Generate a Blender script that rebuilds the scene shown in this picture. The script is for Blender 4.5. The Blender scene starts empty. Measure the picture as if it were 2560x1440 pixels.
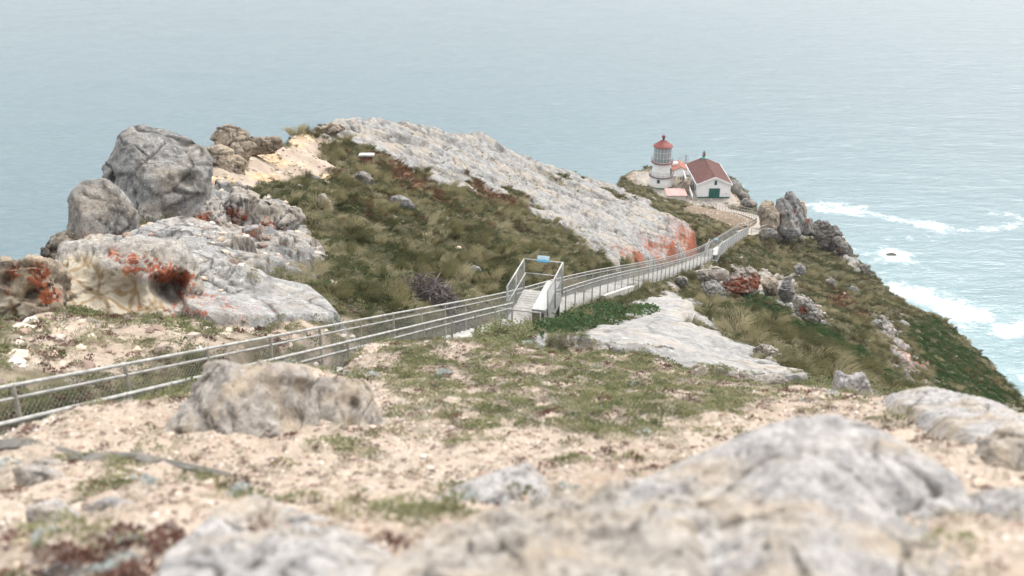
import bpy, math, random
import numpy as np
from mathutils import Vector

random.seed(7)
RNG = np.random.default_rng(11)
R = math.radians
scene = bpy.context.scene
COL = scene.collection

# ------------------------------------------------------------------ camera
PITCH = R(24.5)
F = 2489.0                                   # focal length in photo pixels (35 mm on 36 mm, 2560 wide)
cam_d = bpy.data.cameras.new('camera')
cam = bpy.data.objects.new('camera', cam_d)
COL.objects.link(cam)
cam_d.lens = 35.0
cam_d.sensor_width = 36.0
cam_d.clip_start = 0.05
cam_d.clip_end = 120000.0
cam.location = (0, 0, 0)
cam.rotation_euler = (R(90) - PITCH, 0, 0)
cam_d.dof.use_dof = True
cam_d.dof.focus_distance = 48.0
cam_d.dof.aperture_fstop = 1.25
scene.camera = cam

# ------------------------------------------------------------------ sky, sun, exposure
SUN_EL, SUN_AZ = 54.0, 38.0                  # degrees; azimuth from +Y (view direction) towards +X
world = bpy.data.worlds.new('World')
scene.world = world
world.use_nodes = True
wn = world.node_tree
for n in list(wn.nodes):
    wn.nodes.remove(n)
sky = wn.nodes.new('ShaderNodeTexSky')
sky.sky_type = 'NISHITA'
sky.sun_disc = False
sky.sun_elevation = R(SUN_EL)
sky.sun_rotation = R(SUN_AZ)
sky.altitude = 150
sky.air_density = 1.0
sky.dust_density = 8.0
sky.ozone_density = 1.0
hs = wn.nodes.new('ShaderNodeHueSaturation')
hs.inputs['Saturation'].default_value = 0.22
wbg = wn.nodes.new('ShaderNodeBackground')
wbg.inputs['Strength'].default_value = 0.14
wout = wn.nodes.new('ShaderNodeOutputWorld')
wn.links.new(sky.outputs[0], hs.inputs['Color'])
cloud = wn.nodes.new('ShaderNodeMix')
cloud.data_type = 'RGBA'
cloud.inputs[0].default_value = 0.60                      # even cloud cover in front of the clear sky
wtc = wn.nodes.new('ShaderNodeTexCoord')
wsep = wn.nodes.new('ShaderNodeSeparateXYZ')
wn.links.new(wtc.outputs['Generated'], wsep.inputs[0])
wmr = wn.nodes.new('ShaderNodeMapRange')
wmr.inputs[1].default_value = 0.0; wmr.inputs[2].default_value = 1.0
wmr.inputs[3].default_value = 4.4; wmr.inputs[4].default_value = 9.5
wn.links.new(wsep.outputs['Z'], wmr.inputs[0])
wvm = wn.nodes.new('ShaderNodeVectorMath'); wvm.operation = 'SCALE'
wvm.inputs[0].default_value = (0.965, 1.0, 1.035)
wn.links.new(wmr.outputs[0], wvm.inputs['Scale'])
wn.links.new(wvm.outputs[0], cloud.inputs[7])
wn.links.new(hs.outputs[0], cloud.inputs[6])
wn.links.new(cloud.outputs[2], wbg.inputs['Color'])
wn.links.new(wbg.outputs[0], wout.inputs['Surface'])
sun_d = bpy.data.lights.new('sun', 'SUN')
sun_d.energy = 1.5
sun_d.angle = R(24)
sun_d.color = (1.0, 0.97, 0.93)
sun = bpy.data.objects.new('sun', sun_d)
COL.objects.link(sun)
sd = Vector((math.sin(R(SUN_AZ)) * math.cos(R(SUN_EL)), math.cos(R(SUN_AZ)) * math.cos(R(SUN_EL)), math.sin(R(SUN_EL))))
sun.rotation_euler = sd.to_track_quat('Z', 'Y').to_euler()
scene.view_settings.view_transform = 'Standard'
scene.view_settings.look = 'None'
scene.view_settings.gamma = 1.0
scene.view_settings.exposure = 0.98
scene.view_settings.use_curve_mapping = False
scene.render.engine = 'CYCLES'
scene.cycles.use_denoising = True
scene.cycles.max_bounces = 5
scene.cycles.diffuse_bounces = 2
scene.cycles.glossy_bounces = 2
scene.cycles.transparent_max_bounces = 8
scene.cycles.caustics_reflective = False
scene.cycles.caustics_refractive = False

SEA_Z = -145.0
CP, SP = math.cos(PITCH), math.sin(PITCH)

# ------------------------------------------------------------------ geometry helpers
def at(u, v, d):
    """world point seen at photo pixel (u, v) at camera depth d metres"""
    a = (u - 1280.0) / F
    b = (720.0 - v) / F
    return np.array([d * a, d * (CP + b * SP), d * (-SP + b * CP)])

def at_z(u, v, z):
    b = (720.0 - v) / F
    return at(u, v, z / (-SP + b * CP))

def smooth(e0, e1, x):
    t = np.clip((x - e0) / (e1 - e0), 0, 1)
    return t * t * (3 - 2 * t)

def _hash(ix, iy, iz, seed):
    h = (ix.astype(np.int64) * 374761393 + iy.astype(np.int64) * 668265263 + iz.astype(np.int64) * 1274126177 + seed * 974711) & 0x7fffffff
    h = ((h ^ (h >> 13)) * 1103515245) & 0x7fffffff
    h = ((h ^ (h >> 16)) * 668265261) & 0x7fffffff
    return (h ^ (h >> 11)) & 255

_g = np.random.default_rng(3).normal(size=(256, 3))
_g /= np.linalg.norm(_g, axis=1)[:, None]
_a2 = np.arange(256) / 256.0 * 2 * np.pi
_g2 = np.stack([np.cos(_a2), np.sin(_a2)], 1)

_perm = np.random.default_rng(5).permutation(256).astype(np.int32)
_g2x = _g2[:, 0].astype(np.float32); _g2y = _g2[:, 1].astype(np.float32)
def perlin2(x, y, seed=0):
    x = np.asarray(x, np.float32); y = np.asarray(y, np.float32)
    xi = np.floor(x); yi = np.floor(y)
    fx = x - xi; fy = y - yi
    xi = xi.astype(np.int32) + seed * 37; yi = yi.astype(np.int32) + seed * 91
    u = fx * fx * fx * (fx * (fx * 6 - 15) + 10)
    v = fy * fy * fy * (fy * (fy * 6 - 15) + 10)
    p0 = _perm[xi & 255]; p1 = _perm[(xi + 1) & 255]
    def gr(p, dx, dy):
        h = _perm[(p + yi + dy) & 255]
        return _g2x[h] * (fx - dx) + _g2y[h] * (fy - dy)
    a = gr(p0, 0, 0); b = gr(p1, 1, 0); c = gr(p0, 0, 1); d = gr(p1, 1, 1)
    a = a + u * (b - a); c = c + u * (d - c)
    return a + v * (c - a)

def perlin3(p, seed=0):
    pi = np.floor(p)
    f = p - pi
    pi = pi.astype(np.int64)
    w = f * f * f * (f * (f * 6 - 15) + 10)
    out = 0
    for dx in (0, 1):
        wx = w[:, 0] if dx else 1 - w[:, 0]
        for dy in (0, 1):
            wy = w[:, 1] if dy else 1 - w[:, 1]
            for dz in (0, 1):
                wz = w[:, 2] if dz else 1 - w[:, 2]
                g = _g[_hash(pi[:, 0] + dx, pi[:, 1] + dy, pi[:, 2] + dz, seed)]
                out = out + wx * wy * wz * (g[:, 0] * (f[:, 0] - dx) + g[:, 1] * (f[:, 1] - dy) + g[:, 2] * (f[:, 2] - dz))
    return out

def fbm2(x, y, octs=4, seed=0, gain=0.5, ridged=False):
    s = 0; a = 1.0
    for o in range(octs):
        n = perlin2(x * 2 ** o, y * 2 ** o, seed + o * 17)
        s = s + a * ((0.35 - np.abs(n)) * 1.6 if ridged else n)
        a *= gain
    return s

def fbm3(p, octs=4, seed=0, gain=0.5, ridged=False):
    s = 0; a = 1.0
    for o in range(octs):
        n = perlin3(p * 2 ** o, seed + o * 17)
        s = s + a * ((0.3 - np.abs(n)) * 1.6 if ridged else n)
        a *= gain
    return s

def cell2(x, y, seed=0):
    """nearest and second distance to jittered cells, and a value per cell"""
    x = np.asarray(x, np.float32); y = np.asarray(y, np.float32)
    xi = np.floor(x).astype(np.int32); yi = np.floor(y).astype(np.int32)
    f1 = np.full(x.shape, 9.0, np.float32); f2 = f1.copy(); hv = np.zeros(x.shape, np.float32)
    for dx in (-1, 0, 1):
        for dy in (-1, 0, 1):
            cx = xi + dx; cy = yi + dy
            h1 = _perm[(_perm[(cx + seed * 37) & 255] + cy) & 255]; h2 = _perm[(h1 + 91) & 255]; h3 = _perm[(h2 + 17) & 255]
            d = np.hypot(cx + h1 / 255.0 - x, cy + h2 / 255.0 - y)
            k = d < f1
            f2 = np.where(k, f1, np.minimum(f2, d)); hv = np.where(k, h3 / 255.0, hv); f1 = np.where(k, d, f1)
    return f1, f2, hv

def seg_dist(px, py, poly, closed=True):
    """distance to polyline, nearest point, t"""
    best = np.full(px.shape, 1e18)
    nx = np.zeros_like(px); ny = np.zeros_like(py); idx = np.zeros(px.shape); 
    m = len(poly)
    for i in range(m if closed else m - 1):
        ax, ay = poly[i][0], poly[i][1]
        bx, by = poly[(i + 1) % m][0], poly[(i + 1) % m][1]
        dx, dy = bx - ax, by - ay
        t = np.clip(((px - ax) * dx + (py - ay) * dy) / (dx * dx + dy * dy + 1e-12), 0, 1)
        qx = ax + t * dx; qy = ay + t * dy
        d = (px - qx) ** 2 + (py - qy) ** 2
        k = d < best
        best = np.where(k, d, best); nx = np.where(k, qx, nx); ny = np.where(k, qy, ny); idx = np.where(k, i + t, idx)
    return np.sqrt(best), nx, ny, idx

def in_poly(px, py, poly):
    c = np.zeros(px.shape, bool)
    m = len(poly)
    for i in range(m):
        x0, y0 = poly[i][0], poly[i][1]
        x1, y1 = poly[(i + 1) % m][0], poly[(i + 1) % m][1]
        if y0 == y1:
            continue
        k = ((y0 > py) != (y1 > py)) & (px < (x1 - x0) * (py - y0) / (y1 - y0) + x0)
        c ^= k
    return c

# ------------------------------------------------------------------ mesh helpers
def mesh_np(name, V, Fq, mat=None, smoothed=True, attrs=None):
    """V (n,3), Fq (m,3|4) -> mesh"""
    V = np.asarray(V, np.float32); Fq = np.asarray(Fq, np.int32)
    me = bpy.data.meshes.new(name)
    k = Fq.shape[1]
    me.vertices.add(len(V)); me.vertices.foreach_set('co', V.ravel())
    me.loops.add(Fq.size); me.loops.foreach_set('vertex_index', Fq.ravel())
    me.polygons.add(len(Fq))
    me.polygons.foreach_set('loop_start', np.arange(0, Fq.size, k, dtype=np.int32))
    me.polygons.foreach_set('loop_total', np.full(len(Fq), k, np.int32))
    me.polygons.foreach_set('use_smooth', np.full(len(Fq), smoothed, bool))
    me.update(calc_edges=True)
    if attrs:
        for an, av in attrs.items():
            at_ = me.attributes.new(an, 'FLOAT', 'POINT')
            at_.data.foreach_set('value', np.asarray(av, np.float32))
    if mat:
        me.materials.append(mat)
    return me

class MB:
    """collects simple solids, links them as one mesh object"""
    def __init__(s):
        s.v = []; s.f = []
    def add(s, vs, fs):
        o = len(s.v)
        s.v += [tuple(map(float, v)) for v in vs]
        s.f += [tuple(i + o for i in f) for f in fs]
        return s
    def box(s, c, size, rz=0.0, tilt=None):
        hx, hy, hz = size[0] / 2, size[1] / 2, size[2] / 2
        vs = []
        ca, sa = math.cos(rz), math.sin(rz)
        for z in (-hz, hz):
            for x, y in ((-hx, -hy), (hx, -hy), (hx, hy), (-hx, hy)):
                vs.append((c[0] + x * ca - y * sa, c[1] + x * sa + y * ca, c[2] + z))
        return s.add(vs, [(3, 2, 1, 0), (4, 5, 6, 7), (0, 1, 5, 4), (1, 2, 6, 5), (2, 3, 7, 6), (3, 0, 4, 7)])
    def hexa(s, b4, t4):
        return s.add(list(b4) + list(t4), [(3, 2, 1, 0), (4, 5, 6, 7), (0, 1, 5, 4), (1, 2, 6, 5), (2, 3, 7, 6), (3, 0, 4, 7)])
    def bar(s, a, b, r, n=6, r2=None, caps=True):
        a = Vector(a); b = Vector(b); d = b - a
        if d.length < 1e-6:
            return s
        d.normalize()
        up = Vector((0, 0, 1)) if abs(d.z) < 0.9 else Vector((1, 0, 0))
        x = d.cross(up).normalized(); y = d.cross(x)
        r2 = r if r2 is None else r2
        vs = []
        for p, rr in ((a, r), (b, r2)):
            for k in range(n):
                t = 2 * math.pi * k / n
                vs.append(p + x * (rr * math.cos(t)) + y * (rr * math.sin(t)))
        fs = [(k, (k + 1) % n, n + (k + 1) % n, n + k) for k in range(n)]
        if caps:
            fs += [tuple(range(n - 1, -1, -1)), tuple(range(n, 2 * n))]
        return s.add(vs, fs)
    def lathe(s, c, prof, n=32, rot=0.0, capb=True, capt=True):
        vs = []; fs = []
        for (r, z) in prof:
            for k in range(n):
                t = 2 * math.pi * k / n + rot
                vs.append((c[0] + r * math.cos(t), c[1] + r * math.sin(t), c[2] + z))
        for j in range(len(prof) - 1):
            for k in range(n):
                fs.append((j * n + k, j * n + (k + 1) % n, (j + 1) * n + (k + 1) % n, (j + 1) * n + k))
        if capb:
            fs.append(tuple(range(n - 1, -1, -1)))
        if capt:
            fs.append(tuple((len(prof) - 1) * n + k for k in range(n)))
        return s.add(vs, fs)
    def build(s, name, mat, parent=None, smoothed=False):
        me = bpy.data.meshes.new(name)
        me.from_pydata(s.v, [], s.f)
        me.update()
        if smoothed:
            me.polygons.foreach_set('use_smooth', np.full(len(me.polygons), True))
        me.materials.append(mat)
        return link(name, me, parent)

def link(name, me, parent=None):
    o = bpy.data.objects.new(name, me)
    COL.objects.link(o)
    if parent is not None:
        o.parent = parent
        o.matrix_parent_inverse = parent.matrix_basis.inverted()
    return o

def tag(o, label=None, cat=None, group=None, kind=None):
    if label: o['label'] = label
    if cat: o['category'] = cat
    if group: o['group'] = group
    if kind: o['kind'] = kind
    return o

def thing(name, loc, label, cat, group=None):
    o = bpy.data.objects.new(name, None)
    o.empty_display_size = 0.2
    o.location = tuple(float(c) for c in loc)
    COL.objects.link(o)
    return tag(o, label, cat, group)

# ------------------------------------------------------------------ material helpers
class NT:
    def __init__(s, name):
        s.m = bpy.data.materials.new(name)
        s.m.use_nodes = True
        s.t = s.m.node_tree
        s.b = s.t.nodes['Principled BSDF']
        s.out = s.t.nodes['Material Output']
        s._pos = None
    def n(s, typ, **kw):
        x = s.t.nodes.new(typ)
        for k, v in kw.items():
            setattr(x, k, v)
        return x
    def _set(s, sock, v):
        if isinstance(v, bpy.types.NodeSocket):
            s.t.links.new(v, sock)
        elif v is not None:
            if sock.type == 'RGBA' and not isinstance(v, (int, float)) and len(v) == 3:
                v = (*v, 1)
            sock.default_value = v
    def pos(s):
        if s._pos is None:
            s._pos = s.n('ShaderNodeNewGeometry').outputs['Position']
        return s._pos
    def mapping(s, scale=(1, 1, 1), rot=(0, 0, 0), vec=None):
        m = s.n('ShaderNodeMapping')
        s._set(m.inputs['Vector'], vec or s.pos())
        m.inputs['Scale'].default_value = scale
        m.inputs['Rotation'].default_value = rot
        return m.outputs[0]
    def noise(s, scale, detail=4, rough=0.55, vec=None, dist=0.0, col=False):
        x = s.n('ShaderNodeTexNoise')
        s._set(x.inputs['Vector'], vec or s.pos())
        x.inputs['Scale'].default_value = scale
        x.inputs['Detail'].default_value = detail
        x.inputs['Roughness'].default_value = rough
        x.inputs['Distortion'].default_value = dist
        return x.outputs['Color' if col else 'Fac']
    def vor(s, scale, feature='F1', vec=None, out='Distance', rand=1.0):
        x = s.n('ShaderNodeTexVoronoi', feature=feature)
        s._set(x.inputs['Vector'], vec or s.pos())
        x.inputs['Scale'].default_value = scale
        x.inputs['Randomness'].default_value = rand
        return x.outputs[out]
    def step(s, x, lo, hi, a=0.0, b=1.0):
        m = s.n('ShaderNodeMapRange', interpolation_type='SMOOTHSTEP')
        s._set(m.inputs[0], x)
        m.inputs[1].default_value = lo; m.inputs[2].default_value = hi
        m.inputs[3].default_value = a; m.inputs[4].default_value = b
        return m.outputs[0]
    def math(s, op, a, b=0.0, clamp=False):
        m = s.n('ShaderNodeMath', operation=op, use_clamp=clamp)
        s._set(m.inputs[0], a); s._set(m.inputs[1], b)
        return m.outputs[0]
    def mul(s, a, b): return s.math('MULTIPLY', a, b)
    def add(s, a, b): return s.math('ADD', a, b)
    def mix(s, fac, a, b, blend='MIX'):
        m = s.n('ShaderNodeMix', data_type='RGBA', blend_type=blend)
        s._set(m.inputs[0], fac); s._set(m.inputs[6], a); s._set(m.inputs[7], b)
        return m.outputs[2]
    def ramp(s, x, stops):
        r = s.n('ShaderNodeValToRGB')
        s._set(r.inputs[0], x)
        el = r.color_ramp.elements
        while len(el) < len(stops):
            el.new(0.5)
        for e, (p, c) in zip(el, stops):
            e.position = p; e.color = (*c, 1)
        return r.outputs[0]
    def attr(s, name):
        a = s.n('ShaderNodeAttribute', attribute_name=name)
        return a.outputs['Fac']
    def bump(s, h, strength=0.3, dist=0.1, normal=None):
        b = s.n('ShaderNodeBump')
        b.inputs['Strength'].default_value = strength
        b.inputs['Distance'].default_value = dist
        s._set(b.inputs['Height'], h)
        if normal is not None:
            s._set(b.inputs['Normal'], normal)
        return b.outputs[0]
    def done(s, col, rough=0.8, normal=None, metal=0.0, spec=0.3):
        s._set(s.b.inputs['Base Color'], col)
        s._set(s.b.inputs['Roughness'], rough)
        s._set(s.b.inputs['Metallic'], metal)
        s._set(s.b.inputs['Specular IOR Level'], spec)
        if normal is not None:
            s._set(s.b.inputs['Normal'], normal)
        return s.m

def plain(name, col, rough=0.6, metal=0.0, var=0.12, scale=3.0, stain=None, stain_amt=0.3, spec=0.3):
    t = NT(name)
    n = t.noise(scale, 5, 0.6)
    dark = tuple(c * (1 - var * 2) for c in col)
    lite = tuple(min(1, c * (1 + var)) for c in col)
    c = t.mix(t.step(n, 0.3, 0.7), dark, lite)
    if stain:
        ns = t.noise(1.0, 5, 0.7, vec=t.mapping((2.0, 2.0, 0.5)))
        c = t.mix(t.mul(t.step(ns, 0.52, 0.72), stain_amt), c, stain)
    nb = t.noise(40, 3)
    return t.done(c, rough, t.bump(nb, 0.15, 0.01), metal, spec)

M = {}

def rock_colour(t, grey=(0.25, 0.245, 0.24), light=(0.43, 0.42, 0.40), tan=(0.38, 0.295, 0.20), dark=(0.10, 0.095, 0.09), tanamt=0.45, scale=1.0, streak=None):
    """weathered grey granite and conglomerate: blotches, pits, lichen"""
    big = t.noise(0.55 * scale, 3, 0.6)
    mid = t.noise(2.6 * scale, 5, 0.68)
    fine = t.noise(17 * scale, 2, 0.7)
    c = t.mix(t.step(mid, 0.32, 0.66), grey, light)
    c = t.mix(t.mul(t.step(big, 0.46, 0.68), tanamt), c, tan)
    if streak is not None:
        ns = t.noise(1.0 * scale, 4, 0.7, vec=streak)
        c = t.mix(t.mul(t.step(ns, 0.47, 0.66), 0.7), c, tuple(0.55 * g for g in grey))
    pits = t.step(t.noise(7.5 * scale, 3, 0.75), 0.60, 0.70)
    c = t.mix(t.mul(pits, 0.85), c, tuple(0.6 * d for d in dark))
    c = t.mix(t.mul(t.step(fine, 0.5, 0.68), 0.5), c, tuple(0.38 * g for g in grey))
    pale = t.step(t.noise(5.1 * scale, 3, 0.7), 0.57, 0.7)
    c = t.mix(t.mul(pale, 0.5), c, (0.52, 0.515, 0.49))
    h = t.noise(4.2 * scale, 6, 0.72)
    return c, h

def lichen(t, c, amount):
    n = t.noise(2.6, 7, 0.8, vec=t.mapping((1.7, 1.7, 0.6)))
    nf = t.noise(15, 3, 0.7)
    gn = t.n('ShaderNodeNewGeometry'); sp = t.n('ShaderNodeSeparateXYZ'); t._set(sp.inputs[0], gn.outputs['True Normal'])
    amount = t.mul(amount, t.step(sp.outputs['Z'], 0.25, 0.85, 1.12, 0.72))
    m = t.step(t.add(t.add(amount, t.mul(t.math('SUBTRACT', n, 0.5), 2.2)), t.mul(t.math('SUBTRACT', nf, 0.5), 1.3)), 0.50, 0.62)
    m = t.mul(m, t.step(amount, 0.05, 0.25))
    col = t.ramp(t.noise(7, 3, 0.7), [(0.30, (0.05, 0.014, 0.010)), (0.43, (0.19, 0.038, 0.016)), (0.56, (0.37, 0.085, 0.024)), (0.75, (0.43, 0.17, 0.07))])
    return t.mix(t.mul(m, 0.86), c, col)

def sand_colour(t):
    n1 = t.noise(0.8, 3, 0.6); n2 = t.noise(7, 4, 0.7); n3 = t.noise(45, 2, 0.7)
    c = t.mix(t.step(n1, 0.35, 0.65), (0.315, 0.252, 0.198), (0.40, 0.332, 0.268))
    c = t.mix(t.mul(t.step(n2, 0.48, 0.68), 0.6), c, (0.27, 0.195, 0.135))
    c = t.mix(t.mul(t.step(n3, 0.55, 0.7), 0.5), c, (0.16, 0.105, 0.075))
    c = t.mix(t.mul(t.step(n3, 0.45, 0.3), 0.5), c, (0.56, 0.48, 0.40))
    return c, t.add(t.mul(n2, 0.6), t.mul(n3, 0.4))

def make_ground():
    t = NT('ground')
    rockc, rh = rock_colour(t, grey=(0.165, 0.160, 0.154), light=(0.315, 0.306, 0.292), tanamt=0.55,
                            streak=t.mapping((0.9, 0.28, 1.0), (0, 0, R(25))))
    sandc, sh = sand_colour(t)
    n = t.noise(1.3, 4, 0.65); n2 = t.noise(14, 2, 0.7)
    soil = t.ramp(n, [(0.3, (0.030, 0.031, 0.015)), (0.5, (0.070, 0.062, 0.031)), (0.68, (0.13, 0.11, 0.062))])
    soil = t.mix(t.mul(t.step(n2, 0.5, 0.65), 0.6), soil, (0.045, 0.042, 0.022))
    red = t.attr('redbrown')
    soil = t.mix(t.mul(red, 0.7), soil, (0.16, 0.075, 0.045))
    c = t.mix(t.attr('sand'), soil, sandc)
    npl = t.noise(3.3, 5, 0.7)
    rockc = t.mix(t.mul(t.attr('pale'), t.step(npl, 0.25, 0.6)), rockc, t.mix(t.step(t.noise(0.7, 4, 0.6), 0.35, 0.65), (0.30, 0.293, 0.285), (0.40, 0.385, 0.365)))
    c = t.mix(t.attr('rock'), c, rockc)
    c = lichen(t, c, t.attr('orange'))
    c = t.mix(t.attr('ochre'), c, t.mix(t.step(t.noise(3, 6, 0.7), 0.4, 0.62), (0.58, 0.44, 0.27), (0.34, 0.21, 0.10)))
    c = t.mix(t.mul(t.attr('crack'), 0.75), c, (0.04, 0.034, 0.028))
    c = t.mix(t.attr('paved'), c, t.mix(t.step(n2, 0.4, 0.65), (0.34, 0.31, 0.28), (0.46, 0.43, 0.39)))
    h = rh
    return t.done(c, 0.9, t.bump(h, 0.55, 0.09), spec=0.15)

def make_rock(name, sc=1.0, bs=0.9, bd=0.10, **kw):
    t = NT(name)
    c, h = rock_colour(t, scale=sc, **kw)
    oc = t.attr('ochre')
    vein = t.vor(2.3 * sc, 'DISTANCE_TO_EDGE', vec=t.mapping((1, 1, 0.6), vec=None))
    nn = t.noise(2.2 * sc, 5, 0.65)
    cream = t.mix(t.step(t.add(vein, t.mul(t.math('SUBTRACT', nn, 0.5), 0.30)), 0.03, 0.11), (0.29, 0.215, 0.13), t.mix(nn, (0.37, 0.31, 0.225), (0.48, 0.425, 0.34)))
    c = t.mix(t.step(t.add(oc, t.mul(t.math('SUBTRACT', nn, 0.5), 0.5)), 0.3, 0.6), c, cream)
    c = lichen(t, c, t.attr('orange'))
    crack = t.attr('crack')
    c = t.mix(t.mul(crack, 0.85), c, (0.03, 0.025, 0.021))
    return t.done(c, 0.88, t.bump(h, bs, bd), spec=0.18)

M['ground'] = make_ground()
M['rock'] = make_rock('grey_rock', grey=(0.135, 0.13, 0.125), light=(0.285, 0.275, 0.26), tanamt=0.35)
M['rock_pale'] = make_rock('pale_grey_rock', grey=(0.19, 0.185, 0.18), light=(0.36, 0.35, 0.335), tanamt=0.3)
M['rock_tan'] = make_rock('tan_rock', grey=(0.19, 0.155, 0.12), light=(0.36, 0.295, 0.225), tanamt=0.7)
M['rock_pink'] = make_rock('pale_rock', grey=(0.23, 0.21, 0.19), light=(0.40, 0.365, 0.325), tanamt=0.35)
M['rock_near'] = make_rock('near_rock', sc=3.2, bd=0.03, grey=(0.21, 0.20, 0.195), light=(0.43, 0.405, 0.385), tanamt=0.6)
M['rock_near_warm'] = make_rock('near_warm_rock', sc=3.6, bd=0.03, grey=(0.23, 0.20, 0.175), light=(0.41, 0.37, 0.325), tanamt=0.65)
M['rock_dark'] = make_rock('dark_rock', grey=(0.11, 0.10, 0.095), light=(0.24, 0.225, 0.20), tanamt=0.4)

# ------------------------------------------------------------------ lie of the land
def fD(D):
    s1 = float(smooth(60, 90, np.float64(D))); s2 = float(smooth(140, 185, np.float64(D)))
    return D * (1 - 0.06 * s1 * (1 - s2))

# survey points (photo pixel, depth in metres)
CTRL = [
 (0,1440,3.9),(640,1440,3.5),(1280,1440,3.4),(1900,1440,3.1),(2560,1440,3.1),
 (0,1250,5.8),(640,1250,5.7),(1280,1250,5.4),(1900,1200,5.9),(2450,1220,5.1),(2560,1160,5.8),
 (100,1130,7.4),(700,1150,7.2),(1300,1150,7.2),(1900,1060,8.6),(2250,1030,8.8),
 (900,950,12.5),(700,1010,10.4),(500,987,10.6),(250,1018,9.5),(0,1080,8.2),(700,930,12.6),
 (930,862,17),(1130,866,19),(1370,879,19.5),(1600,903,17.5),(1800,952,15.5),(1900,965,14.5),(2100,985,12.6),(2280,1000,11),(1300,1000,11),(1300,930,14.5),(1600,1000,11.5),
 # beyond the stairs, left
 (0,950,13.5),(0,800,18),(300,800,19.5),(600,800,21.3),(830,802,23.5),(400,880,16.6),(600,845,19),(800,818,22),(150,785,18.6),(0,870,15.6),
 (900,780,25),(1000,770,28),(1100,745,33),(1200,700,40),(1300,660,47),(1400,660,52),(1500,650,60),(1624,645,78),(1700,628,93),(1760,605,106),
 (900,640,38),(1000,560,47),(1100,620,46),(1200,600,52),(1300,600,56),(1400,600,62),(1500,610,68),(800,560,40),(800,480,47),(1000,480,57),
 (1200,500,70),(1300,540,70),(1400,560,73),(850,420,57),(918,408,63),(1000,400,70),(800,350,64),(750,385,58),(650,450,47),(700,600,35),(560,445,44),(600,402,49),(700,368,56),(660,405,52),(540,425,45),(400,575,35),(250,600,30),(130,640,26.5),(600,590,33),
 (850,312,72),(950,310,79),(1100,335,91),(1200,345,98),(1300,390,107),(1400,425,116),(1500,455,127),(1560,475,134),
 (1100,400,77),(1200,430,83),(1300,480,85),(1400,520,84),(1300,430,96),(1400,470,101),(1500,520,98),(1500,580,82),(1600,620,84),(1600,560,100),(1700,600,103),(1650,540,120),(1600,500,125),(1740,590,114),
 (1700,540,140),(1800,560,135),(1640,497,160),(1690,518,170),(1740,526,172),(1800,532,165),(1850,548,146),
 # right of the stairs
 (1500,785,40),(1400,830,25.5),(1250,840,24),(1600,740,60),(1640,770,52),(1560,770,46),(1700,700,86),(1800,690,98),(1760,740,76),(1760,800,58),(1850,740,82),(1850,800,66),(1900,870,56),
 (1900,640,126),(1900,590,139),(2000,600,144),(2100,600,149),(2140,650,138),(2000,700,108),(2000,800,80),(2100,800,88),(2200,780,102),(2180,690,130),(2260,760,120),(2360,810,110),(2450,900,100),(2560,1050,84),
 (2200,860,84),(2300,900,86),(2100,900,66),(2200,960,64),(2350,1000,70),(2450,1000,80),(2050,920,56),
 # pale dome of rock below the crest
 (1690,745,39.5),(1600,786,33.6),(1400,852,23.1),(1600,830,29),(1800,900,26),(1990,955,24),(1800,810,36),(1900,885,30.5),(1500,825,27.2),(1450,840,25),
]
PTS = [at(u, v, fD(d)) for u, v, d in CTRL]
PTS += [np.array(p, float) for p in [
    (0, 0, -1.55), (-3, 0, -1.9), (3, 0, -1.5), (0, -4, 0.2), (6, 0, -3.2), (-8, 2, -3.0), (-14, 8, -6.5), (-14, 16, -8.5), (8, 6, -5.6), (20, 20, -18), (30, 12, -24), (20, 0, -13),
    (22, 150, -53.5), (24, 180, -61), (30, 192, -64.5), (38, 180, -63.5), (38, 195, -63.5), (25, 196, -64.5), (45, 185, -66), (45, 160, -60.5), (33, 172, -62.2)]]

def rail1(i):
    return np.array([-5.79 + .484 * i, 10 + 1.931 * i, -5.80 - .787 * i])
RAIL_H = 1.07
far_rail = [rail1(-5.0), rail1(0), rail1(6), rail1(11.3)]
for u, v, d in [(1408, 693, 46), (1508, 672, 56), (1624, 652, 74), (1708, 632, 90), (1766, 609, 102), (1808, 584, 114), (1847, 562, 126)]:
    far_rail.append(at(u, v, d))
far_rail = np.array(far_rail)
W_ST = 1.25
def offset_line(L, w):
    out = []
    for i in range(len(L)):
        a = L[max(0, i - 1)]; b = L[min(len(L) - 1, i + 1)]
        t = (b - a)[:2]; t /= np.linalg.norm(t)
        out.append(L[i] + np.array([t[1] * w, -t[0] * w, 0]))
    return np.array(out)
near_rail = offset_line(far_rail, W_ST)
mid_line = offset_line(far_rail, W_ST / 2) - np.array([0, 0, RAIL_H])
path_line = np.array([mid_line[-1], (32.6, 122.5, -47.2), (37.2, 138, -52.0), (39.2, 158, -58.2), (39.0, 172, -62.6), (38.6, 178, -63.5)])
for L in (mid_line,):
    for k in range(1, len(L)):
        for t in (0.25, 0.75):
            PTS.append(L[k - 1] * (1 - t) + L[k] * t + np.array([0, 0, -0.1]))
for p in path_line[1:5]:
    PTS.append(p)
PTS = np.array(PTS)

def tps_fit(P, lam=0.02):
    n = len(P)
    d2 = ((P[:, None, :2] - P[None, :, :2]) ** 2).sum(-1)
    K = 0.5 * d2 * np.log(d2 + 1e-9)
    A = np.zeros((n + 3, n + 3))
    A[:n, :n] = K + lam * np.eye(n)
    A[:n, n] = 1; A[:n, n + 1:] = P[:, :2]
    A[n:, :n] = A[:n, n:].T
    return np.linalg.solve(A, np.r_[P[:, 2], 0, 0, 0])
TPS = tps_fit(PTS)

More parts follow.
